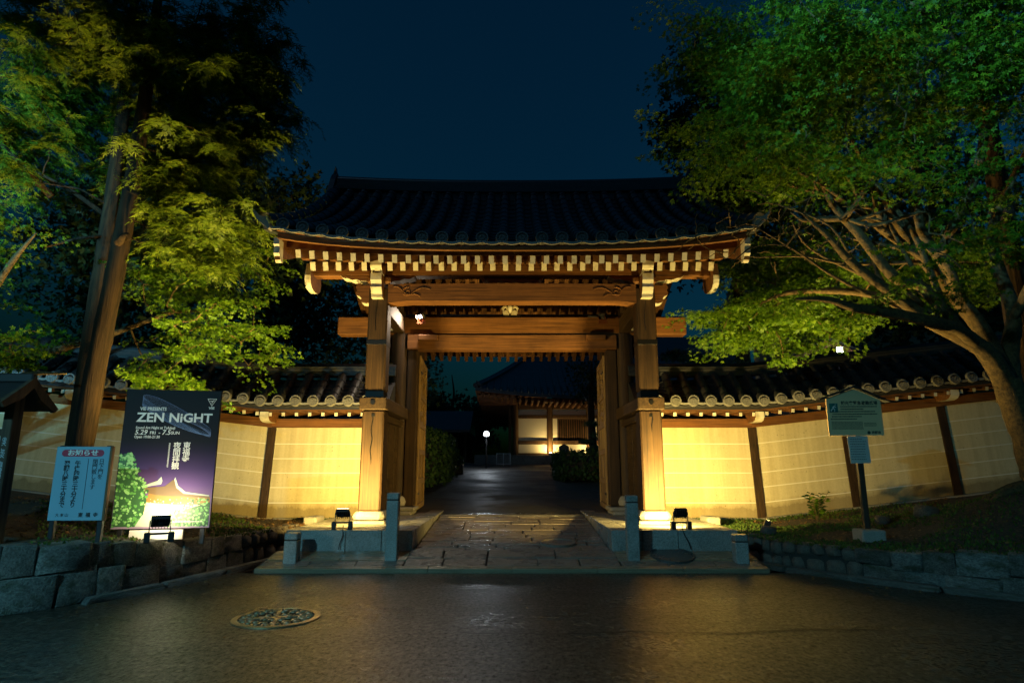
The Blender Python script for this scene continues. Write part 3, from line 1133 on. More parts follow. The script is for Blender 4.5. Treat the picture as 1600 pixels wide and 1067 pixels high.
# ---- doors, swung inward
def door(sx):
    d = MB().box((0, .75, 1.42), (.02, 1.42, 2.68)).build('door', M_door, G, (sx * 1.735, YC + .14, .44))
    d.rotation_euler = (0, 0, sx * R(-3.2))
    fx = -sx
    def bit(name, c, s, m=M_door, bv=.008):
        MB().bbox(c, s, bv).build(name, m, d, local=True)
    for y in (.05, 1.45):
        bit('stile', (0, y, 1.42), (.08, .10, 2.8))
    for z in (.06, .52, 1.05, 1.55, 2.1, 2.76):
        bit('rail', (0, .75, z), (.075, 1.3, .10))
    bit('muntin', (0, .75, .79), (.05, .06, .44))
    for k in range(9):
        bit('lattice_bar', (0, .17 + k * .145, 1.3), (.045, .035, .40))
    rnd = random.Random(5)
    # openwork carving in the two upper panels
    for (z0, z1, n) in ((1.60, 2.05, 7), (2.15, 2.71, 9)):
        for k in range(n):
            y, z = .16 + 1.18 * (k + .5) / n, rnd.uniform(z0 + .1, z1 - .1)
            r0 = rnd.uniform(.05, .085)
            pts = [(fx * .02, y + (r0 - .004 * i) * math.cos(i * .6 + k), z + (r0 - .004 * i) * math.sin(i * .6 + k)) for i in range(13)]
            MB().tube(pts, .014, 5).build('scroll_carving', M_door, d, local=True)
    bit('iron_hinge', (fx * .05, .12, .30), (.012, .22, .035), M_dark, .003)
    bit('iron_hinge', (fx * .05, .12, 2.5), (.012, .22, .035), M_dark, .003)
    return d
door(-1)
door(1)

# ---- rafters, two tiers, front and rear
NR = 32
hien = MB().box((0, .5, 0), (.072, 1.0, .115), 0, None, 1).mesh('flying_rafter', [M_raft, M_white])
ji = MB().box((0, 1.23, 0), (.078, 2.46, .132), 0, None, 1).mesh('base_rafter', [M_raft, M_white])
aH, aJ = math.atan(.40), math.atan(.42)
for k in range(NR):
    x = -3.02 + 6.04 * k / (NR - 1)
    place('flying_rafter', hien, G, (x, 8.35, 4.07 + sori(x, .5)), (aH, 0, 0))
    place('base_rafter', ji, G, (x, 9.0, 4.188), (aJ, 0, 0))
    place('flying_rafter', hien, G, (x, 14.45, 3.70 + sori(x, .5)), (aH, 0, PI))
    place('base_rafter', ji, G, (x, 13.75, 4.0), (aJ, 0, PI))

def xsweep(name, sec, mats, soramt, par=G, x0=-3.22, x1=3.22, n=28, decay=None, smooth=False):
    """section (y,z) swept along X and lifted at the ends"""
    mb = MB()
    m = len(sec)
    vs_ = []
    for i in range(n + 1):
        x = x0 + (x1 - x0) * i / n
        for y, z in sec:
            vs_.append((x, y, z + sori(x, soramt)))
    fs = [(i * m + j, i * m + (j + 1) % m, (i + 1) * m + (j + 1) % m, (i + 1) * m + j) for i in range(n) for j in range(m)]
    fs += [tuple(range(m)), tuple(n * m + j for j in reversed(range(m)))]
    mb.add(vs_, fs)
    return mb.build(name, mats, par)
# kioi, kayaoi, fascia
xsweep('rafter_tie_strip', [(9.03, 4.262), (9.12, 4.262), (9.12, 4.36), (9.03, 4.36)], M_beam, .3)
xsweep('eave_strip', [(8.385, 4.142), (8.47, 4.17), (8.47, 4.235), (8.385, 4.235)], M_beam, .6)
xsweep('fascia_board', [(8.07, 4.115), (8.13, 4.115), (8.15, 4.185), (8.07, 4.185)], M_beam, .8)
xsweep('fascia_board', [(8.02, 4.187), (8.16, 4.187), (8.16, 4.215), (8.02, 4.215)], M_beam, .9)
# soffit boards: eave strip to fascia (boards one by one), above the flying rafters, above the base rafters
xsweep('soffit_board', [(8.13, 4.192), (8.42, 4.237), (8.42, 4.252), (8.13, 4.207)], M_board, .75)
xsweep('soffit_board', [(8.47, 4.19), (9.3, 4.522), (9.3, 4.537), (8.47, 4.205)], M_board, .5)
xsweep('soffit_board', [(9.12, 4.32), (YC, 5.236), (YC, 5.251), (9.12, 4.335)], M_board, 0)
xsweep('soffit_board', [(14.4, 3.80), (13.5, 4.15), (13.5, 4.165), (14.4, 3.815)], M_board, .5)
xsweep('soffit_board', [(13.75, 4.09), (YC, 5.12), (YC, 5.135), (13.75, 4.105)], M_board, 0)
xsweep('fascia_board', [(14.5, 3.77), (14.44, 3.77), (14.44, 3.89), (14.5, 3.89)], M_beam, .8)
xsweep('rafter_tie_strip', [(13.72, 4.07), (13.62, 4.07), (13.62, 4.16), (13.72, 4.16)], M_beam, .3)

# ---- roof
def rz(s):
    return 4.24 + .42 * s + .0745 * s * s
def rdz(x, s):
    return .2 * (abs(x) / 3.13) ** 3 * max(0, 1 - s / 3.3) ** 1.3 + .08 * (abs(x) / 3.3) ** 2 * (s / 3.3)
mb = MB()
nx, ns = 34, 14
vs_ = []
for lay, dz_ in ((0, -.085), (1, -.15)):
    for i in range(nx + 1):
        x = -3.42 + 6.84 * i / nx
        for j in range(ns + 1):
            s = 3.3 * j / ns
            vs_.append((x, 8.06 + s * (3.24 / 3.3), rz(s) + rdz(x, s) + dz_ * (1 if j else .45) - (.02 if lay and not j else 0)))
N1 = (nx + 1) * (ns + 1)
fs = []
for i in range(nx):
    for j in range(ns):
        a = i * (ns + 1) + j
        fs.append((a, a + 1, a + ns + 2, a + ns + 1))
        fs.append((N1 + a, N1 + a + ns + 1, N1 + a + ns + 2, N1 + a + 1))
for i in range(nx):
    a = i * (ns + 1)
    fs.append((a, a + ns + 1, N1 + a + ns + 1, N1 + a))
for j in range(ns):
    fs.append((j, N1 + j, N1 + j + 1, j + 1))
    a = nx * (ns + 1) + j
    fs.append((a, a + 1, N1 + a + 1, N1 + a))
bedm = mb.add(vs_, fs).mesh('roof', M_tile)
roof = place('roof', bedm, G, (0, 0, 0))
rear = place('roof', bedm, G, (0, 2 * YC, 0), (0, 0, PI))
DISC_gate = disc_mesh('eave_tile', .086, 'swirl', M_gdisc, .05)
def prof_at(x, off=0, n=11):
    return [(8.0 + 3.3 * k / n, rz(3.3 * k / n) + rdz(x, 3.3 * k / n) + off) for k in range(n + 1)]
for k in range(24):
    x = (k - 11.5) * .272
    me = sweep_row(prof_at(x), .078, .30).mesh('tile_row', M_tile, True, 40)
    place('tile_row', me, roof, (x, 0, 0))
    place('tile_row', me, rear, (x, 0, 0), local=True)
    z = rz(0) + rdz(x, 0)
    place('eave_tile', DISC_gate, roof, (x, 7.985, z + .02), (R(-10), random.uniform(-.5, .5), 0))
for k in range(25):
    x = (k - 12) * .272
    me = pan_row(prof_at(x, -.045), .25, .26, .014).mesh('pan_tile_row', M_tile)
    place('pan_tile_row', me, roof, (x, 0, 0))
    place('pan_tile_row', me, rear, (x, 0, 0), local=True)
    z0, z1 = rz(0) + rdz(x - .12, 0) - .045, rz(0) + rdz(x + .12, 0) - .045
    lipm = []
    up = []
    for i in range(9):
        t = i / 8
        zz = z0 + (z1 - z0) * t
        lipm.append((-.13 + .26 * t, zz - .03 * math.sin(PI * t) - .012))
        up.append((-.13 + .26 * t, zz - .018 * math.sin(PI * t) + .012))
    MB().prism(lipm + up[::-1], 7.955, 7.985).build('eave_lip', M_disc, roof, (x, 0, 0))
# verge: larger round row down each gable edge with an upturned end
for sx in (-1, 1):
    x = sx * 3.40
    me = sweep_row(prof_at(x, .03), .10, .30).mesh('verge_row', M_tile, True, 40)
    place('verge_row', me, roof, (x, 0, 0))
    place('verge_row', me, rear, (x, 0, 0), local=True)
    z = rz(0) + rdz(x, 0)
    horn = [(-.02, .07), (-.09, .06), (-.15, .09), (-.21, .15), (-.25, .20), (-.235, .12), (-.19, .03), (-.13, -.03), (-.06, -.09), (.0, -.15), (.03, -.12), (.02, -.04)]
    MB().prism([(sx * 3.31 - sx * a * .9, z + b * .85) for a, b in horn], 7.94, 8.05).build('corner_tile', M_disc, roof)
# ridge of stacked flat tiles, gently lifted toward the ends
def rlift(x):
    return .085 * (abs(x) / 3.4) ** 2.2
for (h0, h1, hw) in ((6.40, 6.455, .20), (6.46, 6.515, .18), (6.52, 6.575, .165), (6.58, 6.625, .15)):
    mb = MB()
    n = 20
    vs_ = []
    for i in range(n + 1):
        x = -3.38 + 6.76 * i / n
        z = rlift(x) - .02
        vs_ += [(x, YC - hw, z + h0), (x, YC + hw, z + h0), (x, YC + hw, z + h1), (x, YC - hw, z + h1)]
    fs = [(i * 4 + j, i * 4 + (j + 1) % 4, i * 4 + 4 + (j + 1) % 4, i * 4 + 4 + j) for i in range(n) for j in range(4)] + [(0, 1, 2, 3), (n * 4 + 3, n * 4 + 2, n * 4 + 1, n * 4)]
    mb.add(vs_, fs).build('ridge_course', M_tile, roof)
MB().bbox((0, YC, 6.3), (6.5, .3, .2), .02).build('ridge_core', M_tile, roof)
MB().tube([(x, YC, 6.625 + rlift(x)) for x in np.linspace(-3.42, 3.42, 25)], .085, 10).build('ridge_cap', M_tile, roof, smooth=True, angle=40)
for sx in (-1, 1):
    mb = MB().prism([(YC - .30, 6.2), (YC - .34, 6.34), (YC - .26, 6.5), (YC - .18, 6.66), (YC - .08, 6.80), (YC, 6.84), (YC + .08, 6.80), (YC + .18, 6.66), (YC + .26, 6.5), (YC + .34, 6.34), (YC + .30, 6.2)], -.05, .05, 0, None, 'X', (sx * 3.46, 0, 0))
    e = mb.build('ridge_end_tile', M_tile, roof)
    hp = [(3.50, 6.58), (3.41, 6.58), (3.36, 6.70), (3.40, 6.80), (3.45, 6.92), (3.455, 6.98), (3.475, 6.88), (3.50, 6.78), (3.52, 6.66)]
    MB().prism([(sx * a, b) for a, b in hp], YC - .07, YC + .07).build('horn', M_tile, e)
# ================================================================== BOLLARDS
def bollard(name, pos, h, w, label, group):
    t = thing(name, pos, label, 'bollard', group)
    MB().bbox((0, 0, (h - .09) / 2 - .06), (w, w, h - .09 + .12), .008).build('shaft', M_granite, t, local=True)
    MB().bbox((0, 0, h - .083), (w - .012, w - .012, .012), .001).build('neck', M_core, t, local=True)
    MB().bbox((0, 0, h - .04), (w, w, .08), .01).build('cap', M_granite, t, local=True)
    return t
bollard('stone_bollard', (-1.47, 7.95, .115), .78, .145, 'tall square granite bollard left of the paved path', 'tall stone bollards')
bollard('stone_bollard', (1.48, 7.95, .115), .75, .145, 'tall square granite bollard right of the paved path', 'tall stone bollards')
bollard('stone_bollard', (-2.66, 7.86, .10), .33, .155, 'short granite bollard at the left end of the apron', 'short stone bollards')
bollard('stone_bollard', (2.76, 7.86, .10), .31, .155, 'short granite bollard at the right end of the apron', 'short stone bollards')

# ================================================================== LAMPS
WARM = (1.0, .71, .19)
M_lens = mat('lit_flood_lens', (.9, .8, .5), .3, emit=(1, .8, .4), estr=12)
M_lensw = mat('lit_white_lens', (.9, .9, .9), .3, emit=(1, .97, .9), estr=40)
M_offlens = mat('unlit_glass_lens', (.03, .03, .035), .1)

def floodlight(pos, rz, tilt, label, energy, col, group='floodlights on feet', spread=180):
    """floor flood: head on a yoke above two feet; the lens looks along local +Y, tilted up"""
    t = thing('floodlight', pos, label, 'floodlight', group, rz)
    for s in (-1, 1):
        MB().bbox((s * .105, 0, .05), (.055, .09, .10), .008).build('foot', M_black, t, local=True)
    MB().bbox((0, 0, .085), (.2, .03, .02), .004).build('crossbar', M_black, t, local=True)
    yk = MB()
    for s in (-1, 1):
        yk.box((s * .092, 0, .15), (.01, .025, .13))
    yk.build('yoke', M_black, t, local=True)
    rot = (tilt, 0, 0)
    head = MB().bbox((0, 0, 0), (.17, .05, .125), .01)
    for k in range(6):
        head.box((-.065 + k * .026, -.036, 0), (.006, .03, .11))
    head.box((0, -.04, 0), (.04, .035, .04))
    hd = head.build('lamp_head', M_black, t, (0, 0, .205), local=True, rot=rot)
    MB().bbox((0, .0275, 0), (.15, .004, .105), .001).build('lens', M_lens, hd, local=True)
    lp = lamp('AREA', 'flood_lamp', (0, .034, 0), energy, col, hd, local=True, size=(.145, .10), spread=spread)
    lp.rotation_euler = (PI / 2, 0, 0)
    lp.rotation_euler = Vector((0, 1, 0)).to_track_quat('-Z', 'Z').to_euler()
    return t
floodlight((-2.20, 8.36, .42), R(6), R(46), 'black floodlight on two feet at the left platform edge', 235, WARM, spread=172)
floodlight((2.19, 8.36, .42), R(4), R(26), 'black floodlight on two feet at the right platform edge', 275, WARM, spread=172)
M_lens2 = mat('dim_uplight_lens', (.9, .8, .5), .3, emit=(1, .8, .4), estr=1.5)
def uplight(pos, aim, e, label, spread=115):  # garden uplights added to brighten the trees with warm light
    t = thing('added_uplight', pos, label, 'uplight', 'small uplights added in the garden beds')
    MB().tube([(0, 0, -.08), (0, 0, .05)], .012, 6).build('spike', M_black, t, local=True)
    q = Vector(aim).to_track_quat('Y', 'Z').to_euler()
    h = MB().bbox((0, 0, 0), (.11, .05, .08), .01).build('lamp_head', M_black, t, (0, 0, .09), local=True, rot=q)
    MB().bbox((0, .0275, 0), (.09, .004, .06), .001).build('lens', M_lens2, h, local=True)
    for s in (-1, 1):
        MB().bbox((s * .052, .05, 0), (.006, .06, .08), .002).build('hood', M_black, h, local=True)
        MB().bbox((0, .05, s * .037), (.11, .06, .006), .002).build('hood', M_black, h, local=True)
    lp = lamp('AREA', 'uplight_lamp', (0, .034, 0), e, WARM, h, local=True, size=(.085, .055), spread=spread)
    lp.rotation_euler = Vector((0, 1, 0)).to_track_quat('-Z', 'Z').to_euler()
uplight((-4.45, 8.1, bed_z(BLV, -4.45, 8.1)), (-.05, .06, 1), 210, 'small added uplight hidden behind the poster')
uplight((3.45, 8.75, bed_z(BRV, 3.45, 8.75)), (.42, -.12, 1), 140, 'small added uplight at the left end of the right bed')
pz = bed_z(BLV, -3.50, 6.62)
floodlight((-3.50, 6.42, .475), R(30), R(38), 'black floodlight on two feet below the poster', 12, (1, .86, .55))

def cable(pts, label):
    P = smoothpoly(pts, 5)
    o = MB().tube([tuple(p) for p in P], .006, 6).build('power_cable', M_rubber)
    return props(o, label, 'cable')
cable([(-2.18, 8.34, .47), (-2.16, 8.25, .425), (-2.15, 8.222, .35), (-2.18, 8.215, .27), (-2.19, 8.20, .19)], 'thin black cable hanging down the left platform face')
cable([(2.2, 8.34, .47), (2.18, 8.25, .425), (2.20, 8.222, .35), (2.24, 8.215, .27), (2.26, 8.20, .19)], 'thin black cable hanging down the right platform face')

M_tin = mat('rusty_lamp_bracket', (.16, .05, .02), .5, .4)
def beam_light(pos, aim, label, on, energy=0):
    t = thing('spotlight', pos, label, 'spotlight', 'spotlights clamped on the crossbeam')
    q = Vector(aim).to_track_quat('-Y', 'Z').to_euler()
    MB().bbox((0, .05, -.03), (.05, .12, .02), .004).build('clamp', M_black, t, local=True)
    h = MB().bbox((0, 0, 0), (.15, .07, .12), .012)
    for k in range(5):
        h.box((-.05 + k * .025, .045, 0), (.006, .03, .10))
    h = h.build('lamp_head', M_black, t, (0, 0, .02), local=True, rot=q)
    MB().bbox((0, -.0375, 0), (.07, .004, .06), .001).build('lens', M_lensw if on else M_offlens, h, local=True)
    for s in (-1, 1):
        MB().bbox((s * .062, -.055, 0), (.006, .05, .10), .002).build('barn_door', M_tin, t, (0, 0, .02), local=True, rot=q)
    MB().bbox((0, .03, -.085), (.16, .02, .09), .004).build('bracket', M_tin, t, local=True)
    MB().tube([(0, .05, 0), (-.1, .12, .03), (-.25, .16, .05)], .012, 6).build('cable', M_rubber, t, local=True)
    if on:
        lp = lamp('AREA', 'beam_lamp', (0, -.046, 0), energy, (1, .80, .58), h, local=True, size=(.1, .08), spread=150)
        lp.rotation_euler = Vector((0, -1, 0)).to_track_quat('-Z', 'Z').to_euler()
    return t
beam_light((-1.66, 11.02, 3.90), (-.30, -.62, -.70), 'lit white spotlight on the left end of the crossbeam', True, 20)
beam_light((1.66, 11.02, 3.90), (-.3, -.5, -.8), 'unlit black spotlight on the right end of the crossbeam', False)

# far lamp standard in the courtyard
t = thing('lamp_post', (-1.14, 28, yard_z(28)), 'thin lamp post with glaring white bulb in the courtyard', 'lamp')
MB().tube([(0, 0, 0), (0, 0, 1.36)], .035, 8).build('pole', M_black, t, local=True)
MB().lathe([(.10, 1.36), (.14, 1.40), (.05, 1.41)], 14).build('collar', M_black, t, local=True)
M_bulb = mat('glaring_white_bulb', (1, 1, 1), .3, emit=(.86, .94, 1), estr=8)
bulb = MB()
prof = [(.005, -.13)] + [(.13 * math.cos(a), .13 * math.sin(a)) for a in np.linspace(-1.3, 1.3, 9)] + [(.005, .13)]
bulb.lathe(prof, 16, (0, 0, 1.50)).build('bulb', M_bulb, t, local=True, smooth=True)
lamp('POINT', 'courtyard_lamp', (0, -.16, 1.5), 60, (.82, .92, 1.0), t, local=True, radius=.12)

# street lamp across the road, behind the photographer
t = thing('street_lamp', (-5.0, -2.0, 0), 'street lamp on a grey pole across the road, with two added side heads', 'street lamp')
M_pole = mat('galvanised_pole', (.3, .31, .32), .45, .7)
MB().tube([(-.9, 0, 0), (-.9, 0, 2.0), (-.9, 0, 4.0), (-.7, 0, 4.25), (-.25, 0, 4.3)], [.07, .06, .05, .04, .035], 10).build('pole', M_pole, t, local=True)
MB().bbox((0, 0, 4.3), (.6, .22, .10), .03).build('lamp_housing', M_pole, t, local=True)
MB().bbox((0.02, 0, 4.24), (.42, .16, .03), .006).build('lens', M_lensw, t, local=True)
TEAL = (.22, .74, 1.0)
lamp('AREA', 'unseen_teal_light', (0.02, 0.0, 4.2), 800, TEAL, t, local=True, aim=(.55 * .11, .84 * .11, -1), size=(.3, .12))
# two unseen side heads, added to throw teal light on the trees
for hx, hy, aim, cone, e in ((-.25, .25, (-.26, 1.0, .04), 32, 9500), (.25, .3, (.80, .60, .16), 34, 7500)):
    MB().tube([(-.5, 0, 4.3), (hx, hy, 4.42)], .02, 6).build('arm', M_pole, t, local=True)
    MB().bbox((hx, hy, 4.5), (.2, .2, .14), .03).build('lamp_housing', M_pole, t, local=True)
    lamp('SPOT', 'unseen_teal_light', (hx + aim[0] * .16, hy + aim[1] * .16, 4.5), e, TEAL, t, local=True, aim=aim, cone=cone, radius=.1, blend=1.0)

# ================================================================== COVERS
def manhole(pos, r, label, detail=True, m=M_metal):
    t = thing('manhole_cover', pos, label, 'manhole cover')
    MB().lathe([(r, -.03), (r, .006), (r * .93, .010), (r * .93, -.002)], 40).build('frame', m, t, local=True, smooth=True, angle=30)
    MB().lathe([(r * .925, -.03), (r * .925, -.001)], 40).build('lid', M_dark if detail else m, t, local=True)
    if detail:
        for k in range(4):
            a = 2 * PI * k / 4 + .25
            w = .013
            c, s = math.cos(a), math.sin(a)
            pts = [(r * .1 * c - w * s, r * .1 * s + w * c), (r * .1 * c + w * s, r * .1 * s - w * c), (r * .9 * c + w * s, r * .9 * s - w * c), (r * .9 * c - w * s, r * .9 * s + w * c)]
            MB().prism(pts, -.001, .009, axis='Z').build('bar', m, t, local=True)
        for r0, r1 in ((.05, .12), (.86, .93)):
            n = 40
            mb = MB()
            vs_ = []
            for rr, z in ((r0, 0), (r0, .0085), (r1, .0085), (r1, 0)):
                vs_ += [(r * rr * math.cos(2 * PI * j / n), r * rr * math.sin(2 * PI * j / n), z) for j in range(n)]
            mb.add(vs_, [(q * n + j, q * n + (j + 1) % n, (q + 1) * n + (j + 1) % n, (q + 1) * n + j) for q in range(3) for j in range(n)])
            mb.build('ring', m, t, local=True)
        for ring_r, n, rr in ((.30, 9, .10), (.60, 15, .115), (.76, 20, .10)):
            for k in range(n):
                a = 2 * PI * (k + .5) / n + .2
                cx, cy = r * ring_r * math.cos(a), r * ring_r * math.sin(a)
                pts = [(cx + r * rr * (.35 + .65 * i / 12) * math.cos(a + i * .5), cy + r * rr * (.35 + .65 * i / 12) * math.sin(a + i * .5), .005) for i in range(13)]
                MB().tube(pts, .008, 5).build('leaf_ornament', m, t, local=True)
    return t
mh = manhole((-1.92, 5.41, .002), .345, 'ornate round cast iron manhole cover in the road')
mh = manhole((1.98, 8.04, ramp_z(8.04) + .016), .27, 'plain round drain cover on the right apron', False, M_thresh)
mh.rotation_euler = (SLOPE1, 0, 0)
mh = manhole((.62, 8.72, ramp_z(8.72) + .014), .24, 'plain round drain cover in the paved path', False, M_pave)
mh.rotation_euler = (SLOPE2, 0, 0)

# ================================================================== SIGNS
M_pw = mat('print_white', (.78, .74, .64), .5)
M_pk = mat('print_black', (.012, .012, .014), .5)
M_wire = mat('print_pale_blue', (.22, .30, .50), .5)

def poster():
    W, H = .955, 1.46
    pos = (-3.70, 6.80, .0)
    t = thing('poster_board', (pos[0], pos[1], .48), 'large dark poster board with white title and a lit temple picture', 'poster', None, R(11.5))
    zb = .575 - .48
    # printed night sky on the board: black to violet
    m = mat('printed_night_sky', (.02, .015, .03), .6, spec=.2)
    n, l = m.node_tree.nodes, m.node_tree.links
    tc = n.new('ShaderNodeTexCoord')
    sp = n.new('ShaderNodeSeparateXYZ')
    l.new(tc.outputs['Object'], sp.inputs[0])
    mr = n.new('ShaderNodeMapRange')
    mr.inputs[1].default_value = zb
    mr.inputs[2].default_value = zb + H
    l.new(sp.outputs['Z'], mr.inputs[0])
    setc(m, ramp(m, mr.outputs[0], [(0, (.30, .22, .30)), (.30, (.11, .06, .18)), (.42, (.045, .026, .085)), (.55, (.018, .012, .03)), (.62, (.012, .010, .012)), (1, (.010, .009, .009))]))
    MB().bbox((0, 0, zb + H / 2), (W, .025, H), .003).build('board', m, t, local=True)
    MB().bbox((0, .017, zb + H / 2), (W + .006, .008, H + .006), .002).build('board_edge', M_black, t, local=True)
    for x in (-.40, .40):
        MB().bbox((x, .05, .30), (.05, .05, .75), .004).build('leg', M_black, t, local=True)
    MB().bbox((-.04, .012, .03), (.52, .03, .10), .004).build('base_board', M_pw, t, local=True)
    f = -.0145
    def pz_(v):
        return zb + H * (1 - v)
    def px(u):
        return -W / 2 + W * u
    def shape(name, pts, m, d=0.0):
        MB().prism([(px(u), pz_(v)) for u, v in pts], f - d, f + .001).build(name, m, t, local=True)
    # foliage and hall of the printed picture, as flat print
    gA = mat('print_green', (.10, .30, .06), .5)
    gB = mat('print_light_green', (.26, .52, .16), .5)
    gC = mat('print_dark_green', (.03, .10, .03), .5)
    rf = mat('print_roof', (.16, .10, .045), .5)
    rg = mat('print_pale_roof', (.42, .46, .36), .5)
    gl = mat('print_glow', (.85, .74, .40), .5)
    gn = mat('print_brown', (.30, .16, .04), .5)
    rnd = random.Random(3)
    # glow behind the hall
    shape('printed_hall', [(.2, .80), (.93, .80), (.93, .90), (.2, .90)], gl, 0)
    # lower roof and gallery
    shape('printed_roof', [(.36, .735), (.62, .72), (.66, .765), (.98, .785), (.98, .835), (.60, .835), (.3, .815)], gn, .0006)
    shape('printed_roof', [(.28, .715), (.50, .705), (.575, .66), (.60, .655), (.625, .705), (.70, .75), (.97, .775), (.97, .79), (.68, .775), (.60, .775), (.42, .765), (.28, .745)], rf, .0012)
    shape('printed_roof', [(.27, .70), (.42, .665), (.455, .635), (.47, .665), (.46, .69), (.36, .70), (.27, .72)], rg, .0018)
    shape('printed_roof', [(.59, .655), (.60, .64), (.635, .70), (.72, .745), (.97, .77), (.97, .777), (.70, .757), (.62, .715)], rg, .0018)
    def blobs(pts, ms, n, r, d):
        mbs = [MB() for _ in ms]
        for i in range(n):
            u, v = pts(rnd)
            k = rnd.randrange(len(ms))
            rr = r * rnd.uniform(.5, 1.3)
            a0 = rnd.uniform(0, 6)
            mbs[k].prism([(px(u) + rr * rnd.uniform(.6, 1) * math.cos(a0 + j * 2 * PI / 6), pz_(v) + rr * rnd.uniform(.6, 1) * math.sin(a0 + j * 2 * PI / 6)) for j in range(6)], f - d - .0002 * k - .00002 * (i % 9), f - d + .0003)
        for q, mm in zip(mbs, ms):
            q.build('printed_foliage', mm, t, local=True)
    def left_tree(r):
        v = r.uniform(.47, .985)
        w = .11 + .23 * min(1, (v - .45) / .28)
        if v > .82:
            w = .30
        return (min(.98, max(.018, r.uniform(.0, w))), v)
    def right_bush(r):
        u = r.uniform(.52, .98)
        return (u, r.uniform(.985 - .19 * (.35 + .65 * min(1, (u - .5) / .3)), .985))
    shape('printed_foliage', [(.01, .985), (.01, .50), (.06, .47), (.12, .49), (.17, .58), (.27, .68), (.33, .80), (.30, .985)], gC, .0014)
    shape('printed_foliage', [(.60, .985), (.64, .90), (.78, .86), (.985, .82), (.985, .985)], gC, .0019)
    blobs(left_tree, (gC, gA, gB), 420, .016, .002)
    blobs(right_bush, (gC, gA, gB), 330, .014, .002)
    blobs(lambda r: (r.uniform(.28, .92), r.uniform(.79, .85)), (gl,), 40, .008, .0024)
    shape('printed_path', [(.24, .985), (.30, .91), (.38, .86), (.50, .86), (.60, .92), (.62, .985)], rg, .0028)
    # figure-eight line drawing
    mb = MB()
    for k in range(22):
        ph = k / 22
        amp = .10 + .055 * math.sin(k * .5)
        pts = []
        for i in range(33):
            a = 2 * PI * i / 32
            u = .55 + .375 * math.cos(a)
            v = .205 + .095 * math.cos(a + .2) * 1.0 + (.035 + .055 * math.sin(PI * ph)) * math.sin(a + ph * .9) + .018 * math.sin(2 * a + ph * 6)
            pts.append((px(u), f - .001, pz_(v)))
        mb.tube(pts, .00055, 3, cap=False)
    mb.build('printed_wave', M_wire, t, local=True)
    yy = f - .0022
    text('VIE PRESENTS', .050, M_pw, t, px(.16), pz_(.145), yy, 'LEFT', bold=.0012, xs=.86)
    text('ZEN NiGHT', .135, M_pw, t, px(.135), pz_(.21), yy, 'LEFT', bold=.0035, width=.76)
    text('Sound Art Night at Tofukuji', .040, M_pw, t, px(.135), pz_(.283), yy, 'LEFT', bold=.0006, xs=.86)
    text('5.29', .072, M_pw, t, px(.13), pz_(.317), yy, 'LEFT', bold=.001, shear=.15)
    text('FRI', .045, M_pw, t, px(.285), pz_(.320), yy, 'LEFT', bold=.0006)
    text('-', .06, M_pw, t, px(.375), pz_(.318), yy, 'LEFT', bold=.001)
    text('7.5', .072, M_pw, t, px(.41), pz_(.317), yy, 'LEFT', bold=.001, shear=.15)
    text('SUN', .045, M_pw, t, px(.505), pz_(.320), yy, 'LEFT', bold=.0006)
    text('Open 19:00-21:30', .040, M_pw, t, px(.13), pz_(.350), yy, 'LEFT', bold=.0006, xs=.86)
    text('東\n福\n寺', .078, M_pw, t, px(.685), pz_(.462), yy, 'CENTER', bold=.001, line=.92)
    text('夜\n間\n拝\n観', .078, M_pw, t, px(.585), pz_(.488), yy, 'CENTER', bold=.001, line=.92)
    mb = MB()
    for k in range(26):
        mb.box((px(.505) + rnd.uniform(-.001, .001), yy, pz_(.395 + k * .0068)), (.014, .0008, .0052))
    mb.build('small_print', M_pw, t, local=True)
    mb = MB()
    for k in range(24):
        mb.box((px(.55 + k * .016), yy - .002, pz_(.955)), (.010, .0008, .008))
    mb.build('small_print', M_pw, t, local=True)
    # triangle emblem and its name
    def line(a, b, w=.006):
        A, B = Vector((px(a[0]), yy, pz_(a[1]))), Vector((px(b[0]), yy, pz_(b[1])))
        return (A, B, w)
    mb = MB()
    for a, b in (((.86, .062), (.955, .062)), ((.955, .062), (.9075, .115)), ((.9075, .115), (.86, .062)), ((.885, .078), (.93, .078)), ((.9075, .078), (.9075, .10)), ((.93, .068), (.9075, .09))):
        A, B, w = line(a, b)
        mb.tube([A, B], .0032, 4)
    mb.build('emblem', M_pw, t, local=True)
    text('VIE', .036, M_pw, t, px(.908), pz_(.132), yy, 'CENTER', bold=.0012, xs=1.2)
    return t
poster()

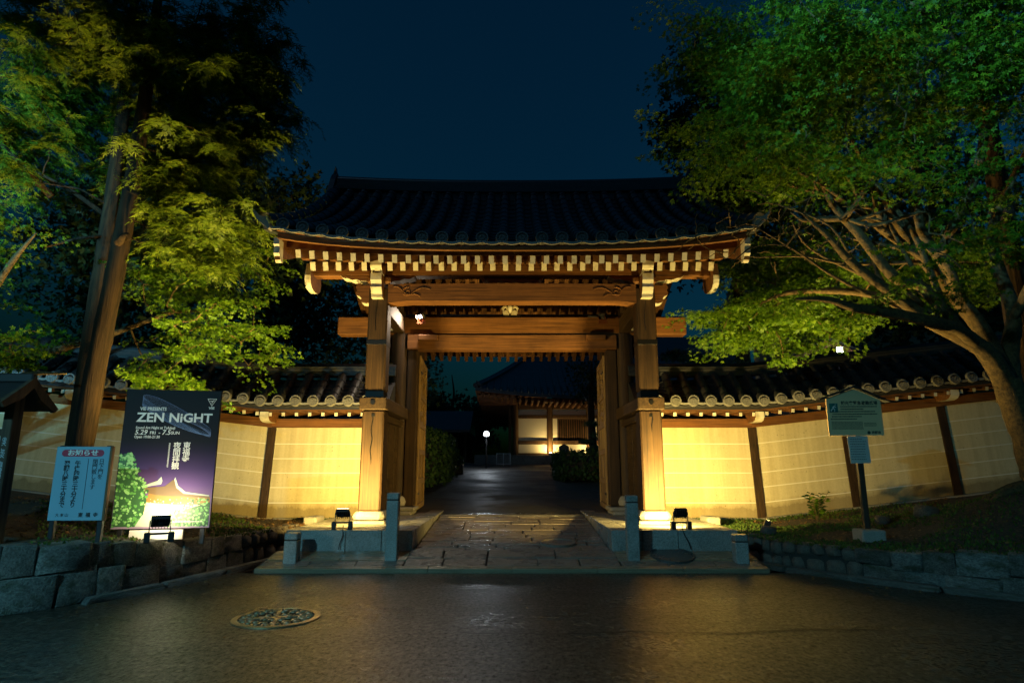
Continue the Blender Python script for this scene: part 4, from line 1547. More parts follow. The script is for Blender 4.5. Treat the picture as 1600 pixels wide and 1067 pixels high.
def notice():
    pos = (-4.14, 6.1, .49)
    t = thing('notice_board', pos, 'pale notice board with red title bar and vertical Japanese writing', 'notice board', None, R(3))
    m = mat('notice_panel_paint', (.20, .36, .43), .5)
    W, H = .50, .69
    zb = .22
    MB().bbox((0, 0, zb + H / 2), (W, .022, H), .004).build('panel', m, t, local=True)
    M_frame = wood('notice_frame_timber', (.16, .09, .04), (.28, .17, .08), 2)
    for s in (-1, 1):
        MB().bbox((s * (W / 2 - .03), .035, .42), (.045, .045, 1.0), .004).build('post', M_black if s < 0 else M_black, t, local=True)
    MB().bbox((W / 2 + .012, .006, zb + H / 2), (.02, .05, H + .004), .003).build('edge_strip', M_frame, t, local=True)
    red = mat('notice_red', (.42, .02, .05), .5)
    f = -.0125
    pts = []
    for k in range(16):
        a = -PI / 2 + PI * k / 15
        pts.append((.165 + .032 * math.cos(a), .032 * math.sin(a)))
    pts += [(-a, b) for a, b in reversed(pts)]
    MB().prism([(a + .0, b + zb + H - .062) for a, b in pts], f, f + .003).build('title_bar', red, t, local=True)
    text('お知らせ', .058, M_pw, t, 0, zb + H - .062, f - .001, bold=.0016, xs=1.25)
    text('日\n下\n門\nを', .052, M_pk, t, .185, zb + H - .215, f - .001, bold=.0004, line=.92)
    text('閉\n門\n致\nし\nま\nす', .052, M_pk, t, .125, zb + H - .265, f - .001, bold=.0004, line=.92)
    MB().box((.06, f - .0005, zb + H - .35), (.0035, .0015, .47)).build('ruled_line', M_pk, t, local=True)
    for body, x in (('午\n後\n\n四\n時\n三\n十\n分\nよ\nり', -.035), ('翌\n朝\n\n八\n時\n三\n十\n分\nま\nで', -.135)):
        body = body.replace('\n\n', '\n')
        text(body, .056, M_pk, t, x, zb + H - .355, f - .001, bold=.0016, line=.86)
    text('大 本 山', .034, M_pk, t, -.12, zb + .05, f - .001, bold=.0003)
    text('東  福  寺', .044, M_pk, t, .12, zb + .05, f - .001, bold=.0014)
    return t
notice()

def map_board():
    pos = (-5.03, 5.62, .53)
    t = thing('map_board', pos, 'roofed wooden map board at the far left edge', 'map board', None, R(0))
    M_mw = wood('map_board_timber', (.045, .028, .018), (.12, .075, .04), 2)
    M_mr = mat('map_board_roof', (.02, .018, .016), .6)
    for x in (-.52, .52):
        MB().bbox((x, .02, .66), (.085, .12, 1.30), .006).build('post', M_mw, t, local=True)
    for z in (.24, .98, 1.19):
        MB().bbox((0, .02, z), (.952, .05, .06 if z < 1 else .05), .004).build('rail', M_mw, t, local=True)
    mp = mat('map_panel', (.24, .38, .45), .5)
    pn = MB().bbox((0, .02, .61), (.95, .02, .66), .003).build('map_panel', mp, t, local=True)
    MB().bbox((.05, .02, 1.10), (.34, .02, .13), .003).build('title_panel', mat('title_panel', (.18, .16, .13), .6), t, local=True)
    text('案内図', .08, M_pw, t, .05, 1.10, .006, bold=.002)
    ln = mat('map_line', (.02, .05, .09), .6)
    gr = mat('map_green', (.12, .2, .12), .6)
    mb = MB()
    for pts in ([(-.45, .56), (.28, .56), (.36, .50), (.36, .42)], [(-.45, .38), (.43, .38)], [(.2, .38), (.2, .31)], [(.36, .42), (.36, .30)], [(-.3, .9), (-.3, .38)], [(0, .56), (0, .38)]):
        for a, b in zip(pts, pts[1:]):
            mb.tube([(a[0], .0085, a[1]), (b[0], .0085, b[1])], .006, 4)
    mb.build('map_lines', ln, pn, local=True)
    mb = MB()
    for c, s in (((.2, .80), (.16, .02)), ((.2, .76), (.16, .02)), ((.36, .70), (.02, .06)), ((.40, .70), (.02, .06)), ((-.2, .78), (.2, .1)), ((-.1, .47), (.14, .08))):
        mb.box((c[0], .009, c[1]), (s[0], .002, s[1]))
    for k in range(4):
        mb.box((.14 + k * .05, .009, .61), (.014, .002, .09))
    mb.build('map_buildings', gr, pn, local=True)
    M_mtext = mat('map_lettering', (.4, .42, .42), .6)
    text('㊟\n犬\n、\n花\n火\n、\n自\n転\n車\n乗\n入\nは\nで\nき\nま\nせ\nん', .042, M_mtext, t, .522, .63, -.0415, bold=.0006, line=.84)
    # curved gable roof
    for s in (-1, 1):
        prof = []
        for k in range(9):
            u = k / 8
            prof.append((s * .0 + s * (.34 * u), 1.44 - .30 * u + .09 * u * u))
        up = prof
        dn = [(a, b - .035) for a, b in prof]
        MB().prism(up + dn[::-1], -.66, .66, 0, None, 'X').build('roof_slope', M_mr, t, local=True)
    MB().bbox((0, 0, 1.47), (1.36, .07, .08), .01).build('roof_ridge', M_mr, t, local=True)
    for s in (-1, 1):
        MB().prism([(-.34, 1.22), (-.30, 1.18), (-.1, 1.28), (0, 1.38), (.1, 1.28), (.30, 1.18), (.34, 1.22), (.12, 1.38), (0, 1.48), (-.12, 1.38)], s * .665 - .02, s * .665 + .02, 0, None, 'X').build('gable_board', M_mw, t, local=True)
    return t
map_board()

def info_sign():
    z0 = bed_z(BRV, 4.17, 7.6)
    t = thing('evacuation_sign', (4.17, 7.6, z0), 'pale green gable-topped information sign on a thin post', 'sign', None, R(-4))
    m = mat('sign_panel_green', (.80, .55, .28), .5)
    MB().bbox((.02, -.01, .03), (.27, .27, .17), .015).build('base_block', M_plinth, t, local=True)
    MB().bbox((.02, .03, .85), (.065, .065, 1.55), .006).build('post', wood('sign_post_timber', (.03, .02, .014), (.09, .055, .03), 2), t, local=True)
    W = .64
    zb = 2.0 - .42 - z0
    zt = 2.03 - z0
    MB().prism([(-W / 2, zb), (W / 2, zb), (W / 2, zt - .02), (.02, zt + .12), (-W / 2, zt)], -.02, .004).build('panel', m, t, local=True)
    for s, a, b in ((-1, zt + .008, zt + .13), (1, zt - .02, zt + .13)):
        MB().prism([(.02, b), (.02, b + .025), (s * (W / 2 + .09), a - .03 + .02), (s * (W / 2 + .09), a - .03)], -.06, .05).build('gable_cap', M_black, t, local=True)
    f = -.0212
    dk = mat('sign_dark_green_print', (.03, .05, .035), .5)
    ic = mat('sign_icon_green', (.02, .16, .13), .5)
    MB().prism([(-.29, zt - .17), (-.19, zt - .17), (-.19, zt - .06), (-.29, zt - .06)], f, f + .002).build('pictogram', ic, t, local=True)
    mb = MB()
    y = f - .002
    cx, cz = -.24, zt - .115
    mb.tube([(cx + .012, y, cz + .022), (cx - .006, y, cz - .005), (cx + .012, y, cz - .02), (cx + .006, y, cz - .045)], .006, 5)
    mb.tube([(cx - .006, y, cz - .005), (cx - .026, y, cz - .022), (cx - .034, y, cz - .04)], .006, 5)
    mb.tube([(cx - .018, y, cz + .002), (cx, y, cz + .018), (cx + .028, y, cz + .006)], .005, 5)
    mb.lathe([(.009, -.001), (.009, .001)], 10, (0, 0, 0))
    n = len(mb.v)
    mb.v[n - 20:] = [(v[0] + cx + .022, y, v[1] + cz + .037) for v in mb.v[n - 20:]]
    mb.build('running_figure', M_pw, t, local=True)
    text('観光客緊急避難広場', .052, dk, t, .065, zt - .06, f - .001, bold=.0012, xs=.92)
    rnd = random.Random(9)
    mb = MB()
    def tl(z, x0, x1, h=.014):
        x = x0
        while x < x1:
            w = rnd.uniform(.009, .015)
            mb.box((x + w / 2, f - .0004, z), (w, .001, h * rnd.uniform(.8, 1)))
            x += w + .004
    for k, (a, b) in enumerate(((-.16, .26), (-.16, .10), (-.285, .24), (-.26, .26), (-.27, .08), (-.285, .02))):
        tl(zt - .10 - k * .03, a, b)
    for k in range(7):
        tl(zt - .285 - k * .014, -.28, .08, .007)
    for k in range(3):
        tl(zt - .30 - k * .016, .10, .24, .007)
    mb.build('small_print', dk, t, local=True)
    text('京都市', .036, dk, t, .23, zb + .035, f - .001, bold=.0012)
    mb = MB()
    mb.prism([(.145 + .02 * math.cos(2 * PI * j / 10), zb + .035 + .02 * math.sin(2 * PI * j / 10)) for j in range(10)], f, f + .002)
    mb.build('city_mark', dk, t, local=True)
    # paper notice taped to the post below
    pp = mat('paper_notice', (.55, .53, .46), .7)
    pn = MB().prism([(-.10, zb - .33), (.135, zb - .325), (.125, zb - .004), (-.115, zb - .004)], -.012, -.008).build('paper_notice', pp, t, local=True)
    mb = MB()
    for k in range(9):
        x = -.085
        while x < .1 * rnd.uniform(.5, 1):
            w = rnd.uniform(.008, .02)
            mb.box((x + w / 2, -.0124, zb - .04 - k * .03), (w, .0008, .007))
            x += w + .005
    mb.build('small_print', M_pk, pn, local=True)
    return t
info_sign()

# ================================================================== THE FAR HALL
def hall():
    g0 = yard_z(31)
    t = thing('temple_hall', (5, 38, g0), 'dark roofed temple hall with lit cream walls seen through the gate', 'hall')
    M_hw = wood('hall_timber', (.07, .035, .015), (.16, .085, .035), 2)
    M_hp = mat('hall_plaster', (.66, .60, .46), .85)
    M_hst = speck('hall_platform_stone', (.12, .11, .1), (.2, .19, .17), 12, .8)
    z0 = 1.83
    MB().bbox((5.8, 39, (z0 + 1.2) / 2), (15.4, 14.4, z0 - 1.2), .03).build('platform', M_hst, t)
    for x in (-1.4, .1, 1.6, 3.1, 4.6, 6.1):
        pass
    cols = [.18, 1.93, 3.95, 6.0, 8.0, 10.0, 12.0]
    for i, x in enumerate(cols):
        MB().lathe([(.15, z0), (.15, 4.7)], 14, (x, 32, 0)).build('column', M_hw, t, smooth=True, angle=40)
        MB().bbox((x, 31.98, 4.55), (.5, .5, .25), .08).build('bracket', M_hw, t)
    for y in (34.5, 37, 39.5, 42):
        MB().lathe([(.15, z0), (.15, 4.7)], 14, (.18, y, 0)).build('column', M_hw, t, smooth=True, angle=40)
    MB().bbox((-.10, 32.2, 3.2), (.16, .16, 2.7), .01).build('corner_post', M_hw, t)
    # bays: lower panel, sill rail, upper panel or lattice window, head rail, frieze
    for i, (a, b) in enumerate(zip(cols, cols[1:])):
        a2, b2 = a + .15, b - .15
        c, w = (a2 + b2) / 2, b2 - a2
        MB().bbox((c, 32.06, (z0 + .1 + 2.36) / 2), (w, .1, 2.36 - z0 - .1), .004).build('wall_panel', M_hp, t)
        MB().bbox((c, 32.0, 2.46), (w, .2, .18), .01).build('rail', M_hw, t)
        MB().bbox((c, 32.02, z0 + .05), (w, .2, .1), .01).build('sill', M_hw, t)
        if i == 0:
            MB().bbox((c, 32.06, 3.11), (w, .1, 1.12), .004).build('wall_panel', M_hp, t)
        else:
            MB().bbox((a2 + .12, 32.06, 3.11), (.24, .1, 1.12), .004).build('wall_panel', M_hp, t)
            wn = MB().bbox((c + .12, 32.12, 3.11), (w - .25, .04, 1.12), .004).build('window', M_dark, t)
            k = a2 + .3
            while k < b2 - .02:
                MB().bbox((k, 32.03, 3.11), (.05, .06, 1.1), .004).build('lattice_bar', M_hw, wn)
                k += .115
            for z in (2.57, 3.65):
                MB().bbox((c + .12, 32.02, z), (w - .25, .1, .06), .004).build('window_rail', M_hw, wn)
        MB().bbox((c, 32.0, 3.76), (w, .2, .16), .01).build('rail', M_hw, t)
        MB().bbox((c, 32.06, 3.98), (w, .1, .26), .004).build('frieze', M_hp, t)
        MB().bbox((c, 32.0, 4.26), (w, .22, .26), .01).build('head_beam', M_hw, t)
        MB().bbox((c, 32.1, 4.7), (w, .1, .6), .01).build('frieze', M_hw, t)
    MB().bbox((.30, 37.2, 3.3), (.1, 10, 2.9), .01).build('side_wall', M_hw, t)
    # roof: front slope and left slope with lifted corner
    x0, x1, y0, y1 = -1.75, 13.5, 29.5, 48.5
    def ez(x, y):
        d = min(abs(x - x0) + abs(y - y0), 9)
        return 4.55 + .42 * max(0, 1 - d / 6) ** 2
    mb = MB()
    n, m = 24, 10
    def rp_(x, y, xe, ye, k):
        return None
    vs_, fs = [], []
    for j in range(m + 1):
        u = j / m
        y = y0 + 9.5 * u
        for i in range(n + 1):
            v = i / n
            xl = x0 + 4.2 * u
            x = xl + (x1 - xl) * v
            z = ez(x0 + (x1 - x0) * v, y0) * (1 - u) + 9.4 * u - 1.1 * u * (1 - u)
            vs_.append((x, y, z))
    for j in range(m):
        for i in range(n):
            a = j * (n + 1) + i
            fs.append((a, a + 1, a + n + 2, a + n + 1))
    mb.add(vs_, fs)
    vs_, fs = [], []
    for j in range(m + 1):
        u = j / m
        x = x0 + 4.2 * u
        for i in range(n + 1):
            v = i / n
            ya, yb = y0 + 9.5 * u, y1 - 9.5 * u + (0 if u < 1 else 0)
            y = ya + (yb - ya) * v
            z = ez(x0, y0 + (y1 - y0) * v) * (1 - u) + 9.4 * u - 1.1 * u * (1 - u)
            vs_.append((x, y, z))
    for j in range(m):
        for i in range(n):
            a = j * (n + 1) + i
            fs.append((a, a + n + 1, a + n + 2, a + 1))
    mb.add(vs_, fs)
    # underside and eave edge
    vs_, fs = [], []
    for i in range(n + 1):
        v = i / n
        x, y = x0 + (x1 - x0) * v, y0 + (y1 - y0) * v
        vs_ += [(x, y0, ez(x, y0) - .16), (max(x, .3), 32.1, 4.75), (x0, y, ez(x0, y) - .16), (.3, max(y, 32.1), 4.75), (x, y0, ez(x, y0)), (x0, y, ez(x0, y))]
    for i in range(n):
        a = i * 6
        fs += [(a, a + 6, a + 7, a + 1), (a + 2, a + 3, a + 9, a + 8), (a, a + 4, a + 10, a + 6), (a + 2, a + 8, a + 11, a + 5)]
    mb.add(vs_, fs)
    mb.mi = [1 if k >= len(mb.f) - 4 * n and (k - (len(mb.f) - 4 * n)) % 4 < 2 else 0 for k in range(len(mb.f))]
    rf = mb.build('roof', [M_tile, wood('hall_soffit_timber', (.14, .055, .02), (.26, .11, .045), 0)], t)
    rnd = random.Random(2)
    M_hr = wood('hall_rafter_timber', (.16, .065, .025), (.30, .13, .055), 0)
    ra = MB().box((.95, 0, 0), (1.9, .10, .13)).mesh('rafter', M_hr)
    y = 30.2
    while y < 47:
        place('rafter', ra, rf, (x0 + .08, y, ez(x0, y) - .26), (0, R(1.0) - .0, 0))
        y += .36
    rb = MB().box((0, 1.2, 0), (.10, 2.4, .13)).mesh('rafter', M_raft)
    x = -1.4
    while x < 6:
        place('rafter', rb, rf, (x, y0 + .10, ez(x, y0) - .27), (R(-1), 0, 0))
        x += .30
    x = -1.5
    while x < 6.5:
        u0 = 0.02
        pts = []
        for j in range(7):
            u = j / 6 * min(1, max(.12, (x - x0) / 4.2))
            pts.append((x, y0 + 9.5 * u, ez(x, y0) * (1 - u) + 9.4 * u - 1.1 * u * (1 - u) + .02))
        MB().tube(pts, .07, 6).build('tile_row', M_tile, rf, smooth=True)
        x += .33
    MB().tube([(x0 + 4.2 * u, y0 + 9.5 * u, ez(x0, y0) * (1 - u) + 9.4 * u - 1.1 * u * (1 - u) + .08) for u in np.linspace(0, 1, 9)], [.13] * 9, 8).build('hip_ridge', M_tile, rf)
    MB().prism([(-.0, .0), (.2, .05), (.04, .22), (-.10, .28), (-.05, .14), (-.12, .06)], -.08, .08, 0, None, 'Y', (x0 + .12, y0 + .1, ez(x0, y0) + .05)).build('corner_ornament', M_tile, rf)
    return t
hall()
M_foot = mat('lit_foot_lens', (1, .9, .7), .3, emit=(1, .85, .55), estr=25)
for k, (x, e, lab) in enumerate(((1.93, 55, 'small uplight at the foot of the hall column'), (3.88, 38, 'small uplight at the right edge of the hall view'))):
    t = thing('uplight', (x, 31.55, 1.83), lab, 'uplight', 'uplights along the hall')
    MB().bbox((0, 0, .05), (.16, .12, .10), .01).build('housing', M_black, t, local=True)
    MB().bbox((0, 0, .105), (.12, .09, .012), .002).build('lens', M_foot, t, local=True)
    lamp('AREA', 'uplight_lamp', (0, 0, .118), e, (1, .70, .24), t, local=True, size=(.12, .1), aim=(0, .55, .8))

# low corridor building at the left of the court
t = thing('corridor_building', (-6, 37, 1.4), 'low dark corridor roof left of the courtyard lamp', 'building')
M_cw = wood('corridor_timber', (.05, .03, .016), (.12, .07, .03), 2)
MB().prism([(34.5, 3.25), (37, 4.5), (39.5, 3.25), (39.5, 3.1), (34.5, 3.1)], -12.5, -2.3, 0, None, 'X').build('roof', M_tile, t)
for x in (-2.6, -4.2, -5.8, -7.4):
    MB().bbox((x, 35.2, 2.2), (.14, .14, 1.9), .01).build('post', M_cw, t)
MB().bbox((-7.4, 38.2, 2.2), (10, .1, 1.9), .01).build('back_wall', M_cw, t)
MB().bbox((-7.4, 36.6, 1.4), (10.2, 4.2, .14), .01).build('floor', M_plinth, t)

# metal barrier near the hall steps
t = thing('barrier', (-.4, 29.6, yard_z(29.6)), 'grey metal barrier at the foot of the hall platform', 'barrier')
M_bar = mat('barrier_metal', (.22, .24, .26), .4, .7)
for x in (-.32, 0, .32):
    MB().tube([(x, 0, 0), (x, 0, .62)], .018, 6).build('post', M_bar, t, local=True)
for z in (.12, .6):
    MB().tube([(-.34, 0, z), (.34, 0, z)], .015, 6).build('rail', M_bar, t, local=True)
for k in range(10):
    MB().tube([(-.29 + k * .064, 0, .12), (-.29 + k * .064, 0, .6)], .007, 5).build('bar', M_bar, t, local=True)
# planters
def leafcloud(cx, n, sx, sy, sz, size, rnd, flat=0.0):
    P = rnd.normal(size=(n, 3))
    P /= np.linalg.norm(P, axis=1)[:, None]
    P *= rnd.uniform(.55, 1, (n, 1)) ** .5
    return P * np.array([sx, sy, sz]) + np.array(cx)

for k, (x, y, lab) in enumerate(((-2.75, 24.2, 'dark planter with a low shrub beside the left hedge'), (-2.05, 23.4, 'dark planter box nearest the courtyard middle'))):
    t = thing('planter', (x, y, yard_z(y)), lab, 'planter', 'planters by the hedge')
    MB().bbox((0, 0, .19), (.5, .4, .36), .02).build('box', M_black, t, local=True)
    PLANTERS = globals().setdefault('PLANTERS', [])
    PLANTERS.append(t)

# little gable sign on a stick by the right hedge
t = thing('stick_sign', (1.70, 20.6, yard_z(20.6)), 'small dark gable sign on a stick above the hedge', 'sign')
MB().bbox((0, 0, .45), (.05, .05, .95), .004).build('post', M_black, t, local=True)
MB().prism([(-.16, .86), (.16, .86), (.16, 1.06), (0, 1.14), (-.16, 1.06)], -.02, .02).build('panel', M_black, t, local=True)

# ================================================================== RIGHT BACKGROUND: dark house and small gate roof with lamp
t = thing('dark_house', (12, 19, 1), 'dark house with cream upper wall behind the right garden wall', 'house')
M_hp2 = mat('house_plaster', (.5, .47, .38), .85)
MB().bbox((13, 20, 3.4), (9, 3, 5.2), .02).build('wall', M_hp2, t)
for x in (8.6, 10.2, 11.9, 13.6, 15.3):
    MB().bbox((x, 18.45, 3.4), (.22, .14, 5.2), .01).build('beam', M_cw, t)
for z in (4.6, 5.4, 6.0):
    MB().bbox((13, 18.43, z), (9.1, .12, .16), .01).build('beam', M_cw, t)
MB().prism([(17.2, 6.0), (20, 8.0), (22.8, 6.0), (22.8, 5.85), (17.2, 5.85)], 7.6, 18.5, 0, None, 'X').build('roof', M_tile, t)
MB().prism([(16.6, 3.9), (18.5, 4.7), (18.5, 4.6), (16.6, 3.8)], 7.6, 18.5, 0, None, 'X').build('lean_to_roof', M_tile, t)

t = thing('garden_gate_roof', (6.8, 13.0, .8), 'small timber gate roof lit white behind the right wall', 'gate')
for x in (6.0, 7.3):
    MB().bbox((x, 13.2, 2.1), (.14, .14, 2.7), .01).build('post', M_cw, t)
M_tan = wood('garden_gate_timber', (.2, .09, .04), (.36, .17, .08), 1)
MB().prism([(5.75, 3.42), (6.62, 3.80), (6.66, 3.78), (6.66, 3.70), (5.80, 3.34)], 12.75, 12.82).build('bargeboard', M_tan, t)
MB().prism([(7.55, 3.42), (6.70, 3.80), (6.66, 3.78), (6.66, 3.70), (7.5, 3.34)], 12.75, 12.82).build('bargeboard', M_tan, t)
MB().prism([(5.7, 3.46), (6.66, 3.86), (7.6, 3.46), (7.6, 3.43), (6.66, 3.82), (5.7, 3.43)], 12.7, 14.4).build('roof', M_tile, t)
MB().bbox((6.95, 12.8, 3.50), (.26, .3, .2), .02).build('beam_end', M_tan, t)
MB().bbox((6.3, 12.9, 3.40), (1.2, .16, .10), .02).build('tie_beam', M_tan, t)
t = thing('spotlight', (6.63, 12.35, 3.0), 'bright white spotlight above the right wall ridge', 'spotlight')
MB().tube([(0, .1, -2.2), (0, .1, .45)], .02, 6).build('pole', M_black, t, local=True)
MB().bbox((0, .02, .54), (.17, .06, .14), .01).build('lamp_head', M_black, t, local=True)
MB().bbox((0, -.014, .54), (.12, .006, .10), .001).build('lens', M_lensw, t, local=True)
lamp('POINT', 'wall_lamp', (0.0, -.10, .62), 9, (.9, .95, 1.0), t, local=True, radius=.05)
# ================================================================== FOLIAGE
rs = np.random.RandomState(11)
def tmpl(lobes):
    """leaf of kite lobes sharing one base vertex: list of (angle deg, length, half width, droop)"""
    v = [(0, 0, 0)]
    f = []
    for a, ln, hw, dr in lobes:
        a = R(a)
        c, s = math.sin(a), math.cos(a)
        b = len(v)
        m = ln * .48
        v += [(m * c - hw * s, m * s + hw * c, 0.0), (ln * c, ln * s, -dr), (m * c + hw * s, m * s - hw * c, 0.0)]
        f.append((0, b + 2, b + 1, b))
    return np.array(v), np.array(f)
T_maple = tmpl([(-105, .6, .13, .08), (-52, .9, .17, .12), (0, 1.05, .18, .15), (52, .9, .17, .12), (105, .6, .13, .08)])
T_spray = tmpl([(-38, .75, .075, .08), (0, 1.2, .085, .14), (38, .75, .075, .08)])
T_leaf = tmpl([(0, 1.0, .28, .1)])
T_trio = tmpl([(-55, .8, .2, .1), (0, 1.0, .22, .1), (55, .8, .2, .1)])

def unit(a):
    return a / np.maximum(1e-9, np.linalg.norm(a, axis=1))[:, None]

def leaf_mesh(name, pos, tip, nrm, size, T, material):
    tv, tf = T
    B = unit(tip)
    A = unit(np.cross(B, nrm))
    N = np.cross(A, B)
    n = len(pos)
    V = pos[:, None, :] + size[:, None, None] * (tv[None, :, 0, None] * A[:, None, :] + tv[None, :, 1, None] * B[:, None, :] + tv[None, :, 2, None] * N[:, None, :])
    V = V.reshape(-1, 3)
    F = (tf[None] + (np.arange(n) * len(tv))[:, None, None]).reshape(-1, 4)
    me = bpy.data.meshes.new(name)
    me.vertices.add(len(V))
    me.vertices.foreach_set('co', V.astype(np.float32).ravel())
    me.loops.add(F.size)
    me.loops.foreach_set('vertex_index', F.astype(np.int32).ravel())
    me.polygons.add(len(F))
    me.polygons.foreach_set('loop_start', np.arange(0, F.size, 4, dtype=np.int32))
    me.polygons.foreach_set('loop_total', np.full(len(F), 4, dtype=np.int32))
    me.materials.append(material)
    me.update(calc_edges=True)
    return me

def in_ellipsoids(E, layer=0, clump=5):
    out = []
    for (c, r, n) in E:
        m = max(2, int(n / clump))
        Q = unit(rs.normal(size=(m, 3))) * (rs.uniform(0, 1, (m, 1)) ** .4) * np.array(r)
        P = Q[rs.randint(0, m, n)] + (rs.normal(size=(n, 3)) * np.array([.26, .26, .14]) * (clump > 1))
        P += np.array(c)
        out.append(P)
    P = np.concatenate(out)
    if layer:
        P[:, 2] = np.round((P[:, 2] + .25 * np.sin(P[:, 0] * 1.7 + P[:, 1])) / layer) * layer - .25 * np.sin(P[:, 0] * 1.7 + P[:, 1]) + rs.normal(size=len(P)) * .07
    return P

def grow(nodes, targets, mb, r0=.02, r1=.004, sag=.06, bias=None):
    """connect every target to the growing branch net, nearest first"""
    nd = [np.array(n) for n in nodes]
    root = np.array(nodes[0])
    order = np.argsort(np.linalg.norm(targets - nd[0], axis=1)) if bias is None else np.argsort(np.linalg.norm(targets - np.array(bias), axis=1))
    arr = np.array(nd)
    tips = {}
    for k in order:
        t = targets[k]
        d = np.linalg.norm(arr - t, axis=1)
        j = int(np.argmin(d))
        a = arr[j]
        L = d[j]
        m1 = a + (t - a) * .35 + np.array([rs.normal() * .05 * L, rs.normal() * .05 * L, .10 * L])
        m2 = a + (t - a) * .7 + np.array([rs.normal() * .05 * L, rs.normal() * .05 * L, .07 * L - sag * .3])
        ra = min(r0, .006 + .010 * L)
        mb.tube([a, m1, m2, t], [ra, ra * .75, ra * .5, r1], 5, cap=False)
        tips[int(k)] = unit((t - m1)[None])[0]
        arr = np.vstack([arr, m1, m2, t])
    return tips

def maple_sprays(P, tips, per, rad, size, T=T_maple, droop=.16, material=M_maple, sizevar=.3):
    n = len(P)
    idx = np.repeat(np.arange(n), per)
    N = len(idx)
    ra = rad * rs.uniform(.55, 1.25, n)[idx]
    th = rs.uniform(0, 2 * PI, N)
    rr = np.sqrt(rs.uniform(0, 1, N))
    D = np.array([tips.get(i, np.array([1, 0, 0])) for i in range(n)])
    Dh = D.copy()
    Dh[:, 2] *= .25
    Dh = unit(Dh)
    S = np.cross(Dh, np.array([0, 0, 1.0]))
    S = unit(S)
    tilt = rs.normal(size=(n, 2)) * .16
    u = rr * np.cos(th) * ra * 1.25
    v = rr * np.sin(th) * ra * .8
    pos = P[idx] + Dh[idx] * (u + ra * .25)[:, None] + S[idx] * v[:, None]
    pos[:, 2] += -droop * (rr ** 2) * ra + tilt[idx, 0] * u + tilt[idx, 1] * v + rs.normal(size=N) * .022
    tip = Dh[idx] * (.6 + np.cos(th) * .8)[:, None] + S[idx] * (np.sin(th) * 1.0)[:, None] + rs.normal(size=(N, 3)) * .35
    tip[:, 2] -= .75
    nrm = np.tile(np.array([0, 0, 1.0]), (N, 1)) + rs.normal(size=(N, 3)) * .55
    sz = size * rs.uniform(1 - sizevar, 1 + sizevar, N)
    return leaf_mesh('crown', pos, tip, nrm, sz, T, material)

# ------------------------------------------------------------------ the big maple on the right
zr = bed_z(BRV, 6.05, 7.6)
t = thing('maple_tree', (6.05, 7.6, zr), 'spreading maple with many lit limbs leaning over the right wall', 'tree')
tr = MB()
LIMBS = [
    ([(6.42, 7.6, zr - .25), (6.36, 7.6, zr + .2), (6.25, 7.58, 1.5), (6.14, 7.55, 1.85), (6.03, 7.52, 2.25)], [.30, .22, .17, .155, .15]),
    ([(6.05, 7.52, 2.15), (5.70, 7.4, 2.62), (5.03, 7.35, 2.98), (4.77, 7.35, 3.21), (4.5, 7.35, 3.43), (4.16, 7.3, 3.7), (3.89, 7.2, 3.95), (3.55, 7.1, 4.22)], [.12, .11, .09, .075, .062, .05, .036, .018]),
    ([(6.1, 7.6, 2.2), (6.06, 7.85, 3.0), (5.65, 7.9, 3.67), (5.38, 7.9, 4.1), (5.18, 7.9, 4.46), (5.06, 7.9, 4.83), (4.88, 7.9, 5.2), (4.5, 7.7, 5.9)], [.13, .10, .085, .075, .06, .05, .035, .015]),
    ([(5.88, 7.87, 3.3), (5.62, 7.68, 3.75), (5.30, 7.6, 4.22), (5.34, 7.6, 4.97), (5.45, 7.6, 5.7), (5.3, 7.2, 6.5)], [.075, .07, .06, .045, .03, .012]),
    ([(5.62, 7.38, 2.66), (5.25, 7.15, 2.80), (4.79, 7.0, 2.87), (4.28, 7.0, 2.98), (3.98, 7.0, 3.02), (3.69, 7.0, 3.12), (3.32, 7.0, 3.13)], [.07, .07, .068, .06, .05, .038, .015]),
    ([(5.5, 7.38, 2.74), (5.18, 7.5, 3.38), (4.81, 7.5, 3.55), (4.42, 7.5, 4.14), (4.13, 7.5, 4.53), (3.89, 7.4, 5.1), (3.4, 7.2, 5.6)], [.08, .075, .07, .06, .045, .03, .012]),
    ([(6.15, 7.65, 2.0), (6.3, 7.75, 2.6), (6.45, 7.75, 3.15), (6.3, 7.7, 3.78), (6.3, 7.6, 4.4), (6.8, 7.2, 5.6)], [.15, .11, .085, .07, .055, .02]),
    ([(4.92, 7.36, 3.07), (4.72, 7.8, 3.4), (4.4, 8.3, 3.6), (4.0, 8.7, 3.68), (3.7, 9.0, 3.6)], [.06, .05, .045, .035, .014]),
    ([(5.5, 7.6, 3.9), (5.6, 7.0, 4.6), (5.3, 6.3, 5.1), (4.6, 5.6, 5.4), (3.8, 5.2, 5.6)], [.06, .055, .045, .03, .012]),
    ([(6.42, 7.75, 3.05), (6.5, 7.1, 3.9), (6.3, 6.4, 4.6), (5.8, 5.9, 4.9)], [.06, .05, .035, .015]),
]
rl = np.random.RandomState(4)
for k in range(20):
    src = LIMBS[(1, 2, 5, 1, 2, 5)[k % 6]][0]
    j = 1 + k % 3
    a = np.array(src[j]) * .5 + np.array(src[j + 1]) * .5
    e = np.array([rl.uniform(2.9, 5.0), rl.uniform(6.9, 8.4), rl.uniform(3.9, 5.4)])
    m = a + (e - a) * .45 + np.array([rl.normal() * .12, rl.normal() * .12, -.05 + rl.normal() * .1])
    m2 = a + (e - a) * .75 + np.array([rl.normal() * .1, rl.normal() * .1, rl.normal() * .1])
    r_ = rl.uniform(.025, .045)
    LIMBS.append(([tuple(a), tuple(m), tuple(m2), tuple(e)], [r_, r_ * .8, r_ * .55, .008]))
nodes = []
